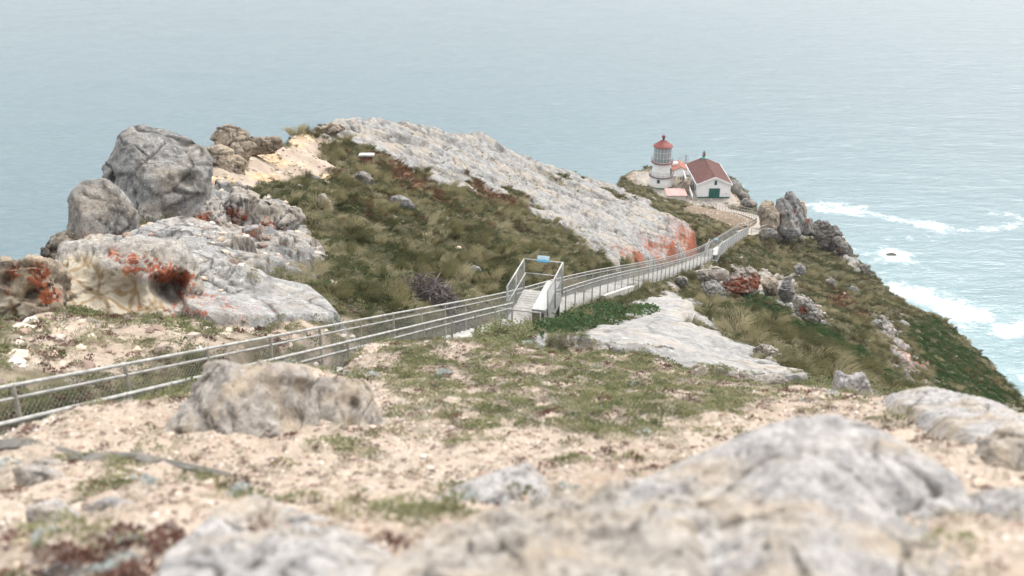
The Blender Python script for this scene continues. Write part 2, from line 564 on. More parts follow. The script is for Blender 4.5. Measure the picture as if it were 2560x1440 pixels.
def tps_eval(P, W, x, y):
    x = np.asarray(x, float); y = np.asarray(y, float)
    sh = x.shape; x = x.ravel(); y = y.ravel()
    out = np.empty(len(x)); n = len(P)
    for s in range(0, len(x), 20000):
        e = min(len(x), s + 20000)
        d2 = (x[s:e, None] - P[None, :, 0]) ** 2 + (y[s:e, None] - P[None, :, 1]) ** 2
        out[s:e] = (0.5 * d2 * np.log(d2 + 1e-9)) @ W[:n] + W[n] + W[n + 1] * x[s:e] + W[n + 2] * y[s:e]
    return out.reshape(sh)
def base_h(x, y):
    return tps_eval(PTS, TPS, x, y)

def xy(u, v, d):
    p = at(u, v, fD(d)); return (p[0], p[1])
COAST = [(-24, -10), (-17, 6), (-12.6, 14), (-10.9, 19.5), (-11.2, 23), (-12.6, 27.5), (-14.6, 33), (-14.8, 42), (-13.9, 52), (-13.6, 60),
         xy(850, 310, 73), xy(950, 308, 80), xy(1100, 333, 92), xy(1200, 343, 99), xy(1300, 388, 108), xy(1400, 423, 117), xy(1500, 453, 128), xy(1560, 473, 135),
         (19, 160), (20.5, 182), (23, 199), (30, 206), (38, 206), (46.5, 201), (48, 187), (46.5, 170), (44.5, 155), (45.5, 144),
         xy(2100, 598, 150), xy(2143, 650, 139), xy(2183, 690, 131), xy(2263, 760, 121), xy(2363, 810, 111), xy(2476, 905, 101), xy(2620, 1068, 85), (47, 52), (38, 32), (34, 10), (32, -12)]

def ground_at(u, v, dmin=3.0, dmax=230.0):
    """first meeting of the sight line with the lie of the land"""
    ds = np.exp(np.linspace(math.log(dmin), math.log(dmax), 500))
    a = (u - 1280.0) / F; b = (720.0 - v) / F
    X = ds * a; Y = ds * (CP + b * SP); Z = ds * (-SP + b * CP)
    g = Z - base_h(X, Y)
    k = np.where(g <= 0)[0]
    if len(k) == 0:
        i = int(np.argmin(g)); return np.array([X[i], Y[i], Z[i]])
    i = int(k[0])
    if i == 0:
        return np.array([X[0], Y[0], Z[0]])
    t = g[i - 1] / (g[i - 1] - g[i])
    d = ds[i - 1] + t * (ds[i] - ds[i - 1])
    return at(u, v, d)

def world_poly(px, dmin=3.0):
    return [tuple(ground_at(u, v, dmin)[:2]) for u, v in px]

# ------------------------------------------------------------------ regions of the ground
REG = {
 'slab': [(-16.5, 70), (-13.5, 79), (-9, 92), (-5.5, 100), (-1, 108), (4, 117), (10, 126), (14, 131)] + world_poly([(1640,525),(1720,572),(1768,602),(1700,630),(1620,650),(1545,655),(1490,640),(1440,600),(1390,565),(1330,530),(1290,482),(1262,470),(1245,492),(1215,480),(1196,440),(1178,445),(1165,470),(1120,480),(1060,440),(1020,415),(960,385),(880,362),(835,350)], 30),
 'crag': world_poly([(-80,700),(60,665),(160,610),(230,590),(330,600),(480,470),(560,450),(640,490),(750,545),(800,620),(800,700),(700,690),(640,700),(600,740),(520,760),(470,690),(400,650),(300,630),(170,640),(60,672),(-80,712)], 17),
 'crag2': world_poly([(1722,690),(1765,674),(1830,666),(1900,676),(1960,700),(1985,688),(2000,735),(2050,775),(2066,818),(1990,794),(1950,768),(1900,752),(1820,742),(1770,720)], 60),
 'crag3': world_poly([(2185,790),(2215,795),(2250,850),(2290,895),(2320,930),(2335,980),(2290,975),(2255,930),(2225,880)], 60),
 'crag5': world_poly([(1895,585),(1905,560),(1990,548),(2040,552),(2070,590),(2010,605),(1940,602)], 105),
 'crag4': world_poly([(2030,548),(2060,550),(2100,590),(2150,650),(2180,690),(2150,680),(2090,640),(2040,590)], 90),
 'skyline': world_poly([(2270,800),(2330,800),(2420,870),(2500,965),(2580,1080),(2560,1150),(2450,1070),(2370,985),(2300,890)], 60),
 'dome': world_poly([(1370,858),(1450,835),(1560,795),(1590,770),(1640,742),(1690,738),(1740,760),(1760,790),(1800,835),(1870,880),(1950,925),(2000,958),(1900,968),(1800,948),(1700,915),(1560,885),(1430,880)], 16),
 'sandridge': world_poly([(520,455),(560,400),(640,370),(720,350),(790,335),(830,350),(800,400),(860,430),(800,455),(700,460),(640,480),(560,470)], 36),
 'sandleft': world_poly([(0,960),(0,800),(150,785),(420,790),(700,795),(860,790),(880,820),(600,860),(300,925)], 13.0),
 'foreground': [(-9, -8), (-7.5, 4), tuple(at(0,1075,8.4)[:2]), tuple(at(250,1012,9.8)[:2]), tuple(at(500,982,10.9)[:2]), tuple(at(720,920,13.4)[:2]), tuple(at(900,862,17.3)[:2]), tuple(at(1130,852,20)[:2]), tuple(at(1370,862,20.5)[:2]), tuple(at(1600,895,18.5)[:2]), tuple(at(1820,945,16.5)[:2]), tuple(at(1930,955,15.5)[:2]), tuple(at(2120,972,14)[:2]), tuple(at(2300,985,12)[:2]), (6.2, 7.5), (7, 2), (8, -8)],
 'hilltop_plants': [tuple(at(u, v, d)[:2]) for u, v, d in [(930,870,16.5),(1130,858,19.4),(1370,868,20),(1600,900,18),(1830,950,15.8),(1850,985,13.5),(1800,1040,9.8),(1560,1110,8),(1300,1080,8.8),(1120,1060,9.2),(1000,960,12)]],
 'dirt': world_poly([(1700,525),(1760,520),(1840,525),(1900,545),(1880,560),(1820,565),(1760,540)], 110),
 'iceplant': world_poly([(1850,770),(1920,765),(1990,790),(2060,820),(2140,870),(2230,930),(2290,980),(2200,985),(2120,945),(2040,880),(1960,850),(1880,810)], 40),
 'redbank': world_poly([(930,400),(1000,405),(1060,440),(1100,480),(1130,510),(1080,500),(1010,470),(950,430)], 36),
 'redbank2': world_poly([(1150,420),(1190,430),(1230,470),(1290,500),(1340,540),(1290,530),(1220,510),(1170,470)], 36),
 'redbank3': world_poly([(2040,690),(2120,750),(2200,830),(2160,810),(2080,740)], 60),
 'shed_ground': [(28.8, 178.6), (34.0, 178.2), (33.6, 184.2), (29.2, 184.4)],
 'terrace_tower': [(25.0, 196), (25.2, 193), (26.0, 189), (27.4, 187), (29.6, 184.2), (33.4, 184.2), (34.4, 190), (34.5, 199.5), (33, 201), (26, 200)],
 'terrace_house': [(33.8, 176.3), (38.5, 175.6), (42.8, 177.5), (43, 195), (34.6, 195), (34.0, 182)],
}

# rock masses that grow out of the ground: surveyed surface points, outline
PATCH = [
 dict(name='boulder', mat='rock_near', label='large blurred grey boulder filling the lower right of the picture', slope=2.2, amp=.11, seed=3, rnd=.10,
      top=[(1560,1235,4.3),(1700,1170,4.45),(1830,1112,4.55),(1990,1056,4.6),(2090,1050,4.6),(2190,1085,4.5),(2300,1145,4.3),(2395,1215,4.1),(2435,1300,3.9)],
      rest=[(2520,1600,2.9),(2000,1700,2.4),(1560,1640,2.6),(1500,1330,3.7)], inner=[(2000,1200,3.85),(2200,1250,3.75),(1800,1250,3.85),(2300,1440,3.1),(2000,1440,2.95),(1750,1400,3.2)]),
 dict(name='boulder', mat='rock_near_warm', label='blurred tan speckled rock spread along the bottom edge right of centre', slope=1.2, amp=.12, seed=5, rnd=.03,
      top=[(960,1430,3.3),(1090,1345,3.85),(1250,1285,4.3),(1450,1240,4.5),(1620,1215,4.4)], rest=[(1720,1300,3.7),(1700,1600,2.3),(900,1600,2.6)], inner=[(1300,1400,3.25),(1600,1380,3.05),(1100,1440,3.0),(1400,1320,3.75)]),
 dict(name='boulder', mat='rock_near', label='blurred grey rock at the bottom edge left of centre', slope=1.8, amp=.10, seed=7, rnd=.06,
      top=[(420,1400,3.75),(540,1285,4.45),(640,1250,4.65),(730,1280,4.5),(860,1330,4.05),(985,1410,3.5)], rest=[(1010,1600,2.7),(400,1600,2.8)], inner=[(640,1380,3.45),(700,1440,3.05),(500,1440,3.15),(800,1400,3.35)]),
 dict(name='boulder', mat='rock_near', label='grey ledge of rock at the right edge above the sand', slope=1.6, amp=.10, seed=9, rnd=.08,
      top=[(2225,992,9.2),(2330,973,9.4),(2450,998,8.8),(2560,1050,7.8),(2680,1105,7.2)], rest=[(2680,1190,5.7),(2520,1135,6.1),(2420,1095,6.8),(2330,1045,7.7),(2260,1015,8.6)], inner=[(2450,1050,7.3),(2560,1110,6.5),(2350,1005,8.4)]),
 dict(name='rock_outcrop', mat='rock_pale', label='broad grey rock slab sloping down to the stair fence from the leaning boulder', slope=2.5, amp=.30, seed=13, rnd=.25,
      top=[(300,612,25.5),(330,585,27),(400,556,29),(470,548,30),(545,572,31),(600,592,31)], rest=[(645,640,28.5),(690,700,26),(765,718,25.6),(812,752,24.4),(846,792,23.0),(740,798,21.9),(620,798,20.8),(520,795,20.2),(470,770,20.6),(440,700,22.2),(380,660,23.6)], inner=[(480,620,26),(560,660,25),(620,720,23.8),(700,750,23.6),(520,720,22.6),(770,765,23.4)]),
]
# ------------------------------------------------------------------ terrain mesh (finer towards the viewpoint)
def build_ground():
    az = np.concatenate([np.linspace(-60, -35.5, 26)[:-1], np.linspace(-35.5, 35.5, 600), np.linspace(35.5, 60, 26)[1:]])
    az = np.radians(az)
    rr = np.concatenate([np.exp(np.arange(math.log(0.7), math.log(15), 0.0072)), np.exp(np.arange(math.log(15), math.log(140), 0.0042)),
                         np.exp(np.arange(math.log(140), math.log(225), 0.006)), np.exp(np.arange(math.log(225), math.log(420), 0.03))])
    A, RR = np.meshgrid(az, rr)
    x = RR * np.sin(A); y = RR * np.cos(A)
    nr, na = x.shape
    # coast: outside it the land falls away
    def coarse(fn):
        # smooth fields are worked out on every third row and column, then interpolated
        ri = np.unique(np.r_[np.arange(0, nr, 3), nr - 1]); ci = np.unique(np.r_[np.arange(0, na, 3), na - 1])
        fr = np.interp(np.arange(nr), ri, np.arange(len(ri))); fc = np.interp(np.arange(na), ci, np.arange(len(ci)))
        r0 = np.minimum(fr.astype(int), len(ri) - 2); c0 = np.minimum(fc.astype(int), len(ci) - 2)
        tr = (fr - r0)[:, None]; tc = (fc - c0)[None, :]
        outs = []
        for g in fn(x[np.ix_(ri, ci)], y[np.ix_(ri, ci)]):
            outs.append((g[np.ix_(r0, c0)] * (1 - tc) + g[np.ix_(r0, c0 + 1)] * tc) * (1 - tr) + (g[np.ix_(r0 + 1, c0)] * (1 - tc) + g[np.ix_(r0 + 1, c0 + 1)] * tc) * tr)
        return outs
    def land(cx, cy):
        d, qx, qy, _ = seg_dist(cx, cy, COAST)
        ins = in_poly(cx, cy, COAST)
        return base_h(np.where(ins, cx, qx), np.where(ins, cy, qy)), np.where(ins, -d, d)
    z, out = coarse(land)
    out = np.maximum(out, 0)
    wob = fbm2(x / 9, y / 9, 3, 5)
    z = z - out * (1.75 + 0.8 * wob) - 0.35 * smooth(0, 0.8, out)
    reg = {}
    def mask(name, soft, wobble, freq=1.0):
        P = np.array(REG[name]); mg = soft + wobble + 0.5
        sel = (x > P[:, 0].min() - mg) & (x < P[:, 0].max() + mg) & (y > P[:, 1].min() - mg) & (y < P[:, 1].max() + mg)
        sx = x[sel]; sy = y[sel]
        d, _, _, _ = seg_dist(sx, sy, REG[name])
        s = np.where(in_poly(sx, sy, REG[name]), d, -d)
        res = np.zeros_like(x)
        res[sel] = smooth(-soft, soft, s + fbm2(sx * freq, sy * freq, 4, len(name) * 7) * wobble)
        return res
    slab = mask('slab', 0.25, 2.6, 0.35)
    dome = mask('dome', 0.12, 1.5, 0.9)
    sandr = mask('sandridge', 0.5, 1.6, 0.5)
    sandl = mask('sandleft', 0.4, 0.8, 0.8)
    fore = mask('foreground', 0.25, 0.5, 1.0)
    plants = mask('hilltop_plants', 0.8, 1.4, 0.8)
    dirt = mask('dirt', 0.6, 1.5, 0.4)
    red = np.maximum(np.maximum(mask('redbank', 0.8, 1.5, 0.5), mask('redbank2', 0.8, 1.5, 0.5)), mask('redbank3', 0.8, 2.0, 0.5))
    ice = mask('iceplant', 0.6, 1.5, 0.5)
    cliff = smooth(0.0, 0.6, out)
    crag = np.maximum(np.maximum(mask('crag', 0.25, 1.0, 0.9), mask('crag2', 0.4, 2.2, 0.6)), np.maximum(np.maximum(mask('crag3', 0.4, 2.0, 0.6), mask('crag5', 0.4, 2.0, 0.6)), mask('crag4', 0.4, 2.5, 0.6)))
    ice = np.maximum(ice, 0.8 * mask('skyline', 1.0, 3.0, 0.4))
    crag = crag * (1 - smooth(.1, .3, fbm2(x / 2.2, y / 2.2, 3, 36)) * (RR > 50) * .9)
    slab = slab * (1 - 0.9 * smooth(0.22, 0.34, fbm2(x / 3.0, y / 5.0, 4, 35)) * smooth(84, 100, y))
    rock = np.maximum(np.maximum(np.maximum(slab, dome), cliff * 0.95), crag)
    sandl = sandl * (1 - crag)
    # rock outcrops breaking through the hillsides
    oc = fbm2(x / 7.0, y / 7.0, 4, 31)
    hill = (1 - fore) * (1 - sandl) * (1 - sandr)
    outcrop = smooth(0.52, 0.62, oc) * hill * (1 - ice) * (RR > 60)
    rock = np.maximum(rock, outcrop)
    sand = np.clip(np.maximum(np.maximum(sandr, sandl), fore) + 0.3 * dirt, 0, 1) * (1 - rock)
    # relief
    far = smooth(15, 60, RR)
    z = z + (1 - rock) * (1 - fore) * (fbm2(x / 2.2, y / 2.2, 5, 3) * (0.22 + 0.30 * far) + fbm2(x / 0.7, y / 0.7, 3, 8) * 0.10)
    z = z + fore * (fbm2(x / 1.1, y / 1.1, 5, 13) * 0.16 + fbm2(x / 0.12, y / 0.12, 3, 14) * 0.018)
    # rock: long joints running down the dip, ledges and pits
    ca, sa = math.cos(R(32)), math.sin(R(32))
    q1 = x * ca + y * sa; q2 = -x * sa + y * ca
    joints = fbm2(q1 / 7.0, q2 / 1.9, 4, 41, ridged=True)
    lumps = fbm2(x / 3.4, y / 3.4, 5, 43)
    ledge = fbm2(x / 5.0, y / 5.0, 3, 45); ledge = (ledge * 5 - np.floor(ledge * 5)) * 0.5
    rocky = slab + outcrop + cliff
    z = z + np.clip(rocky, 0, 1) * (joints * 0.20 + lumps * 0.30 + ledge * 0.20 + fbm2(x / 0.8, y / 0.8, 3, 47, ridged=True) * 0.05)
    z = z + dome * (1 - np.clip(rocky, 0, 1)) * (0.06 + (cell2(x / 1.9 + .3 * perlin2(x, y, 57), y / 2.6 + .3 * perlin2(x, y, 58), 21)[2] - .5) * .07 + lumps * 0.35 + joints * 0.12 + fbm2(x / 0.5, y / 0.5, 4, 48) * 0.05)
    sc_ = crag > 0.01
    cst = np.full(x.shape, 1.0)
    gx = x[sc_] / 1.25 + .35 * perlin2(x[sc_] / .9, y[sc_] / .9, 51); gy = y[sc_] / 1.7 + .35 * perlin2(x[sc_] / .9, y[sc_] / .9, 52)
    c1, c2, ch = cell2(gx, gy, 3); e1, e2, eh = cell2(gx * 2.7 + 3, gy * 2.7, 5)
    cst[sc_] = np.minimum(c2 - c1, (e2 - e1) * 2)
    z[sc_] += crag[sc_] * (0.15 + (ch - .4) * .75 + (eh - .5) * .22 - .35 * c1 + fbm2(x[sc_] / .35, y[sc_] / .35, 3, 54) * .08)
    ss = (slab > 0.01) | ((cliff > .01) & (RR < 230))
    gx = q1[ss] / 6.0 + .3 * perlin2(x[ss] / 2, y[ss] / 2, 55); gy = q2[ss] / 2.3 + .3 * perlin2(x[ss] / 2, y[ss] / 2, 56)
    c1, c2, ch = cell2(gx, gy, 7); e1, e2, eh = cell2(gx * 3.1, gy * 2.2, 9)
    scr = np.full(x.shape, 1.0); scr[ss] = np.minimum(c2 - c1, (e2 - e1) * 2.5)
    z[ss] += np.clip(slab + cliff, 0, 1)[ss] * ((ch - .5) * .44 + (eh - .5) * .09)
    z = z + outcrop * 0.1 + cliff * smooth(0.5, 6, out) * fbm2(x / 6, y / 6, 4, 50, ridged=True) * 2.2
    patch_id = np.zeros(x.shape, np.int8)
    patch_m = np.zeros_like(x); pcrack = np.zeros_like(x)
    for k, pd in enumerate(PATCH):
        C3 = np.array([at(*p) for p in pd['top'] + pd['rest'] + pd['inner']])
        poly = [tuple(at(*p)[:2]) for p in pd['top'] + pd['rest']]
        W = tps_fit(C3, 0.01)
        Pp = np.array(poly); mg = 1.5
        sel = (x > Pp[:, 0].min() - mg) & (x < Pp[:, 0].max() + mg) & (y > Pp[:, 1].min() - mg) & (y < Pp[:, 1].max() + mg)
        sx = x[sel]; sy = y[sel]
        d, qx, qy, _ = seg_dist(sx, sy, poly); ins = in_poly(sx, sy, poly)
        s_ = np.where(ins, d, -d)
        sz = math.sqrt(np.ptp(Pp[:, 0]) * np.ptp(Pp[:, 1]))
        nz = fbm2(sx / sz * 3, sy / sz * 3, 3, 60 + pd['seed']); nr_ = fbm2(sx / sz * 7, sy / sz * 7, 4, 70 + pd['seed'], .55, True); nf = fbm2(sx / sz * 30, sy / sz * 30, 3, 80 + pd['seed'])
        wx = sx / sz + .12 * perlin2(sx / sz * 4, sy / sz * 4, 9); wy = sy / sz + .12 * perlin2(sx / sz * 4, sy / sz * 4, 10)
        ck = 1 - smooth(0, .022, np.abs(perlin2(wx * 2.2, wy * 3.4, 90 + pd['seed'])))
        facet = np.abs(perlin2(wx * 3.1, wy * 2.3, 95 + pd['seed']))
        zr = tps_eval(C3, W, np.where(ins, sx, qx), np.where(ins, sy, qy)) - np.maximum(0, -s_) * pd['slope'] + pd['amp'] * .35 \
            + smooth(-.05, sz * .12, s_) * (pd['amp'] * (nz * .9 + nr_ * .35 + nf * .16 - facet * .8 + (cell2(wx * 4.5, wy * 6, pd['seed'])[2] - .5) * .55) - ck * pd['amp'] * .35)
        dz = zr - z[sel]
        m = smooth(0.0, 0.03 + 0.003 * np.hypot(sx, sy), dz) * (s_ > -1.2)
        z[sel] = np.where(m > 0, np.maximum(zr, z[sel]), z[sel])
        pm = patch_m[sel]; patch_m[sel] = np.maximum(pm, m)
        pid = patch_id[sel]; patch_id[sel] = np.where(m > 0.5, k + 1, pid)
        pc = pcrack[sel]; pcrack[sel] = np.maximum(pc, ck * m)
    rock = np.maximum(rock, patch_m)
    fore = fore * (1 - patch_m); sandl = sandl * (1 - patch_m); plants = plants * (1 - patch_m); sand = sand * (1 - patch_m)
    # the foot of the slab drops steeply to the stairs
    # stairs and path are cut in
    def near_line(line):
        lx = np.interp(y, line[:, 1], line[:, 0])
        sel = (np.abs(x - lx) < 8) & (y > line[0, 1] - 5) & (y < line[-1, 1] + 6)
        D = np.full(x.shape, 99.0); I = np.zeros(x.shape)
        d, _, _, i = seg_dist(x[sel], y[sel], line, closed=False)
        D[sel] = d; I[sel] = i
        return D, I
    dS, iS = near_line(mid_line)
    i0 = np.clip(np.floor(iS).astype(int), 0, len(mid_line) - 2); ft = iS - i0
    zs = mid_line[i0, 2] * (1 - ft) + mid_line[i0 + 1, 2] * ft
    w = 1 - smooth(0.95, 1.5 + 0.25 * wob, dS)
    z = z * (1 - w) + (zs - 0.30) * w
    dP, iP = near_line(path_line)
    i0 = np.clip(np.floor(iP).astype(int), 0, len(path_line) - 2); ft = iP - i0
    zp = path_line[i0, 2] * (1 - ft) + path_line[i0 + 1, 2] * ft
    w = 1 - smooth(1.5, 3.0, dP)
    z = z * (1 - w) + (zp - 0.12) * w
    paved = w * 0
    for nm, lv in (('shed_ground', -65.15), ('terrace_tower', -64.5), ('terrace_house', -63.5)):
        sel = (y > 170) & (y < 215) & (x > 15) & (x < 52)
        s = np.full(x.shape, -99.0)
        d, _, _, _ = seg_dist(x[sel], y[sel], REG[nm]); s[sel] = np.where(in_poly(x[sel], y[sel], REG[nm]), d, -d)
        w = smooth(-2.5, -0.1, s)
        z = z * (1 - w) + (lv - 0.12) * w
        sand = np.maximum(sand, w * 0.8)
        rock = rock * (1 - smooth(-1.5, 0, s))
    z = np.maximum(z, SEA_Z - 6)
    # lichen at the steep foot of the slab
    orange = np.zeros_like(x)
    for (u, v, dm, rad, amt) in [(1560,644,40,1.7,.62),(1600,644,50,2.0,.7),(1640,642,60,2.2,.78),(1690,628,70,2.6,.8),(1720,614,80,2.8,.8),(1745,606,85,2.4,.75),(1660,590,70,1.4,.45),(1585,520,70,1.6,.42),(1545,540,70,1.2,.4)]:
        g = ground_at(u, v, dm)
        orange = np.maximum(orange, amt * np.exp(-((x - g[0]) ** 2 + ((y - g[1]) * 0.55) ** 2) / (rad * rad)))
    orange = orange * (slab > 0.2)
    for (u, v, dd, rad, amt) in [(480,740,21.5,1.0,.75),(560,775,21.0,.8,.6),(640,775,21.5,.7,.5),(600,640,27,.8,.4),(700,640,31,1.2,.5),(560,540,36,1.6,.6),(510,560,35,1.2,.6),(640,590,33,1.0,.5),(430,770,20.0,1.0,.7),(740,680,28,.8,.5)]:
        g = at(u, v, dd)
        orange = np.maximum(orange, amt * np.exp(-((x - g[0]) ** 2 + (y - g[1]) ** 2) / (rad * rad)) * np.maximum(crag, patch_m))
    for (u, v, dd, rad, amt) in [(1850,715,80,3.5,.75),(1810,720,76,2.5,.6),(1890,705,82,2.5,.7),(2008,775,72,1.5,.6),(2300,935,82,3.0,.8),(2310,960,80,2.5,.8)]:
        g = at(u, v, fD(dd))
        orange = np.maximum(orange, amt * np.exp(-((x - g[0]) ** 2 + ((y - g[1]) * .4) ** 2) / (rad * rad)) * crag)
    orange = np.maximum(orange, crag * .18)
    wx = x + 1.2 * perlin2(x / 3, y / 3, 91); wy = y + 1.2 * perlin2(x / 3, y / 3, 92)
    k1 = np.abs(perlin2((wx * ca + wy * sa) / 9.0, (-wx * sa + wy * ca) / 2.6, 93)); k2 = np.abs(perlin2(wx / 4.5, wy / 6.5, 94))
    cr = np.maximum(np.maximum(1 - smooth(0, 0.03, k1), 0.7 * (1 - smooth(0, 0.02, k2))), 0.8 * (1 - smooth(0, .07, scr)) * (perlin2(x / 5, y / 5, 97) > -.05)) * np.clip(slab + .5 * dome + cliff, 0, 1)
    cr = np.maximum(cr, np.maximum((1 - smooth(0, .10, cst)) * crag, pcrack))
    z -= cr * np.clip(slab + cliff, 0, 1) * 0.22
    V = np.stack([x, y, z], -1)
    idx = np.arange(nr * na).reshape(nr, na)
    Q = np.stack([idx[:-1, :-1], idx[:-1, 1:], idx[1:, 1:], idx[1:, :-1]], -1).reshape(-1, 4)
    At = dict(rock=rock, sand=sand, orange=orange, redbrown=np.clip(red + dirt * 0.4, 0, 1), pale=np.clip(dome * .5 + slab * .10, 0, 1), ochre=sandr * smooth(0.0, 0.3, fbm2(x / 2.5, y / 2.5, 4, 77)) * 0.7, paved=paved, crack=cr)
    G = dict(crag=crag, patch=patch_m, V=V, x=x, y=y, z=z, RR=RR, slab=slab, dome=dome, fore=fore, sandr=sandr, sandl=sandl, rock=rock, plants=plants, dirt=dirt, red=red, ice=ice, out=out, dS=dS, dP=dP, sand=sand)
    Vf = V.reshape(-1, 3)
    # face ownership: the bare slab and the pale dome are things of their own
    def fm(m):
        return (m.ravel()[Q].mean(1) > 0.5)
    fs = fm(slab * (1 - cliff * .0)); fdm = fm(dome) & ~fs
    pf = patch_id.ravel()[Q].max(1) * (patch_m.ravel()[Q].mean(1) > 0.5)
    fs &= pf == 0; fdm &= pf == 0
    for nm, sel in [('hillside', ~(fs | fdm | (pf > 0))), ('rock_slab', fs), ('rock_dome', fdm)] + [(k, pf == k + 1) for k in range(len(PATCH))]:
        q = Q[sel]
        used = np.unique(q)
        remap = np.full(len(Vf), -1, np.int64); remap[used] = np.arange(len(used))
        pd = PATCH[nm] if isinstance(nm, int) else None
        me = mesh_np(pd['name'] if pd else nm, Vf[used], remap[q], M[pd['mat']] if pd else M['ground'], True, {k: a.ravel()[used] for k, a in At.items()})
        o = link(pd['name'] if pd else nm, me)
        if pd:
            tag(o, pd['label'], 'rock')
        elif nm == 'hillside':
            tag(o, kind='structure')
        elif nm == 'rock_slab':
            tag(o, 'long bare grey rock slab sloping down the far ridge with orange lichen at its foot', 'rock')
        else:
            tag(o, 'smooth pale rock dome just beyond the planted sandy crest', 'rock')
    return G

G = build_ground()

_RR1 = G['RR'][:, 0].copy(); _AZ1 = np.arctan2(G['x'][0], G['y'][0])
def ground_z(x, y):
    """height of the finished ground at (x, y)"""
    fr = float(np.interp(math.hypot(x, y), _RR1, np.arange(len(_RR1)))); fc = float(np.interp(math.atan2(x, y), _AZ1, np.arange(len(_AZ1))))
    i = min(int(fr), len(_RR1) - 2); j = min(int(fc), len(_AZ1) - 2)
    a = fr - i; b = fc - j; z = G['z']
    return float((z[i, j] * (1 - b) + z[i, j + 1] * b) * (1 - a) + (z[i + 1, j] * (1 - b) + z[i + 1, j + 1] * b) * a)


# ------------------------------------------------------------------ the sea
def make_sea():
    t = NT('sea_water')
    sw = t.noise(1.0, 3, 0.5, vec=t.mapping((0.030, 0.075, 1), (0, 0, R(12))))
    md = t.noise(1.0, 3, 0.6, vec=t.mapping((0.13, 0.30, 1), (0, 0, R(-8))))
    sm = t.noise(1.0, 3, 0.65, vec=t.mapping((0.5, 0.95, 1), (0, 0, R(10))))
    h = t.add(t.mul(sw, 2.2), t.add(t.mul(md, 1.25), t.mul(sm, 0.5)))
    shallow = t.attr('shallow')
    c = t.mix(shallow, (0.092, 0.142, 0.160), (0.138, 0.228, 0.240))
    c = t.mix(t.mul(t.step(md, 0.45, 0.7), 0.25), c, (0.17, 0.235, 0.252))
    f = t.attr('foam')
    lace = t.noise(0.16, 7, 0.78); lace2 = t.noise(0.045, 4, 0.6)
    m = t.step(t.add(f, t.add(t.mul(t.math('SUBTRACT', lace, 0.5), 1.35), t.mul(t.math('SUBTRACT', lace2, 0.5), 0.9))), 0.34, 1.0)
    fl = t.noise(0.75, 5, 0.75)
    m = t.mul(m, t.step(t.add(fl, t.mul(m, 0.35)), 0.36, 0.72, 0.25, 1.0))
    m = t.mul(m, t.step(f, 0.04, 0.2))
    c = t.mix(m, c, (0.74, 0.77, 0.775))
    rough = t.add(0.16, t.mul(m, 0.5))
    t.b.inputs['IOR'].default_value = 1.33
    return t.done(c, rough, t.bump(h, 0.62, 1.0), spec=0.5)
M['sea'] = make_sea()

def build_sea():
    az = np.radians(np.linspace(-80, 80, 460))
    rr = np.concatenate([np.exp(np.linspace(math.log(25), math.log(1400), 420)), np.exp(np.linspace(math.log(1500), math.log(24000), 30))])
    A, RR = np.meshgrid(az, rr)
    x = RR * np.sin(A); y = RR * np.cos(A)
    foam = np.zeros_like(x)
    def streak(px, w, amt, stretch=1.0):
        nonlocal foam
        P = [at_z(u, v, SEA_Z)[:2] for u, v in px]
        if len(P) == 1:
            d = np.hypot(x - P[0][0], (y - P[0][1]) * stretch)
        else:
            d, _, _, _ = seg_dist(x, y, P, closed=False)
        wob = 1 + 0.9 * fbm2(x / 22, y / 22, 3, 61)
        foam = np.maximum(foam, amt * np.exp(-(d / (w * wob)) ** 2))
    streak([(2005, 512), (2090, 514), (2160, 520)], 5.5, .62)
    streak([(2040, 525), (2150, 530), (2240, 548), (2330, 562), (2430, 577), (2530, 568), (2556, 552), (2530, 538), (2490, 534)], 6.5, .62)
    streak([(2190, 545), (2300, 560), (2420, 590)], 14, .34)
    streak([(2100, 620), (2230, 640), (2270, 650)], 13, .45)
    streak([(2235, 638)], 9, .9)
    streak([(2262, 735), (2330, 750), (2385, 775)], 18, .72, .8)
    streak([(2300, 790), (2350, 800)], 13, .55)
    streak([(2520, 830), (2600, 825)], 10, .75)
    streak([(2440, 845), (2560, 870)], 9, .45)
    streak([(2480, 930), (2600, 955)], 7, .5)
    streak([(2130, 600), (2160, 660), (2250, 740), (2330, 790), (2450, 890), (2600, 1060)], 12, .34)
    streak([(2190, 585), (2350, 605)], 8, .42)
    streak([(2380, 640), (2560, 660)], 5, .36)
    dl, _, _, _ = seg_dist(x, y, COAST)
    shallow = np.exp(-(dl / 210.0) ** 2) * smooth(-60, 60, x)
    shallow = np.clip(shallow + 0.25 * foam, 0, 1)
    z = np.full_like(x, SEA_Z) + 0.5 * fbm2(x / 40, y / 24, 3, 66)
    nr, na = x.shape
    idx = np.arange(nr * na).reshape(nr, na)
    Q = np.stack([idx[:-1, :-1], idx[:-1, 1:], idx[1:, 1:], idx[1:, :-1]], -1).reshape(-1, 4)
    o = link('sea', mesh_np('sea', np.stack([x, y, z], -1).reshape(-1, 3), Q, M['sea'], True, dict(foam=foam.ravel(), shallow=shallow.ravel())))
    tag(o, kind='structure')
build_sea()

# ------------------------------------------------------------------ rocks
def proj(P):
    d = P[:, 1] * CP - P[:, 2] * SP
    yc = P[:, 1] * SP + P[:, 2] * CP
    return 1280 + F * P[:, 0] / d, 720 - F * yc / d

_ICO = {}
def ico(n):
    if n not in _ICO:
        import bmesh
        bm = bmesh.new(); bmesh.ops.create_icosphere(bm, subdivisions=n, radius=1)
        _ICO[n] = (np.array([v.co[:] for v in bm.verts]), np.array([[v.index for v in f.verts] for f in bm.faces], np.int32))
        bm.free()
    return _ICO[n]

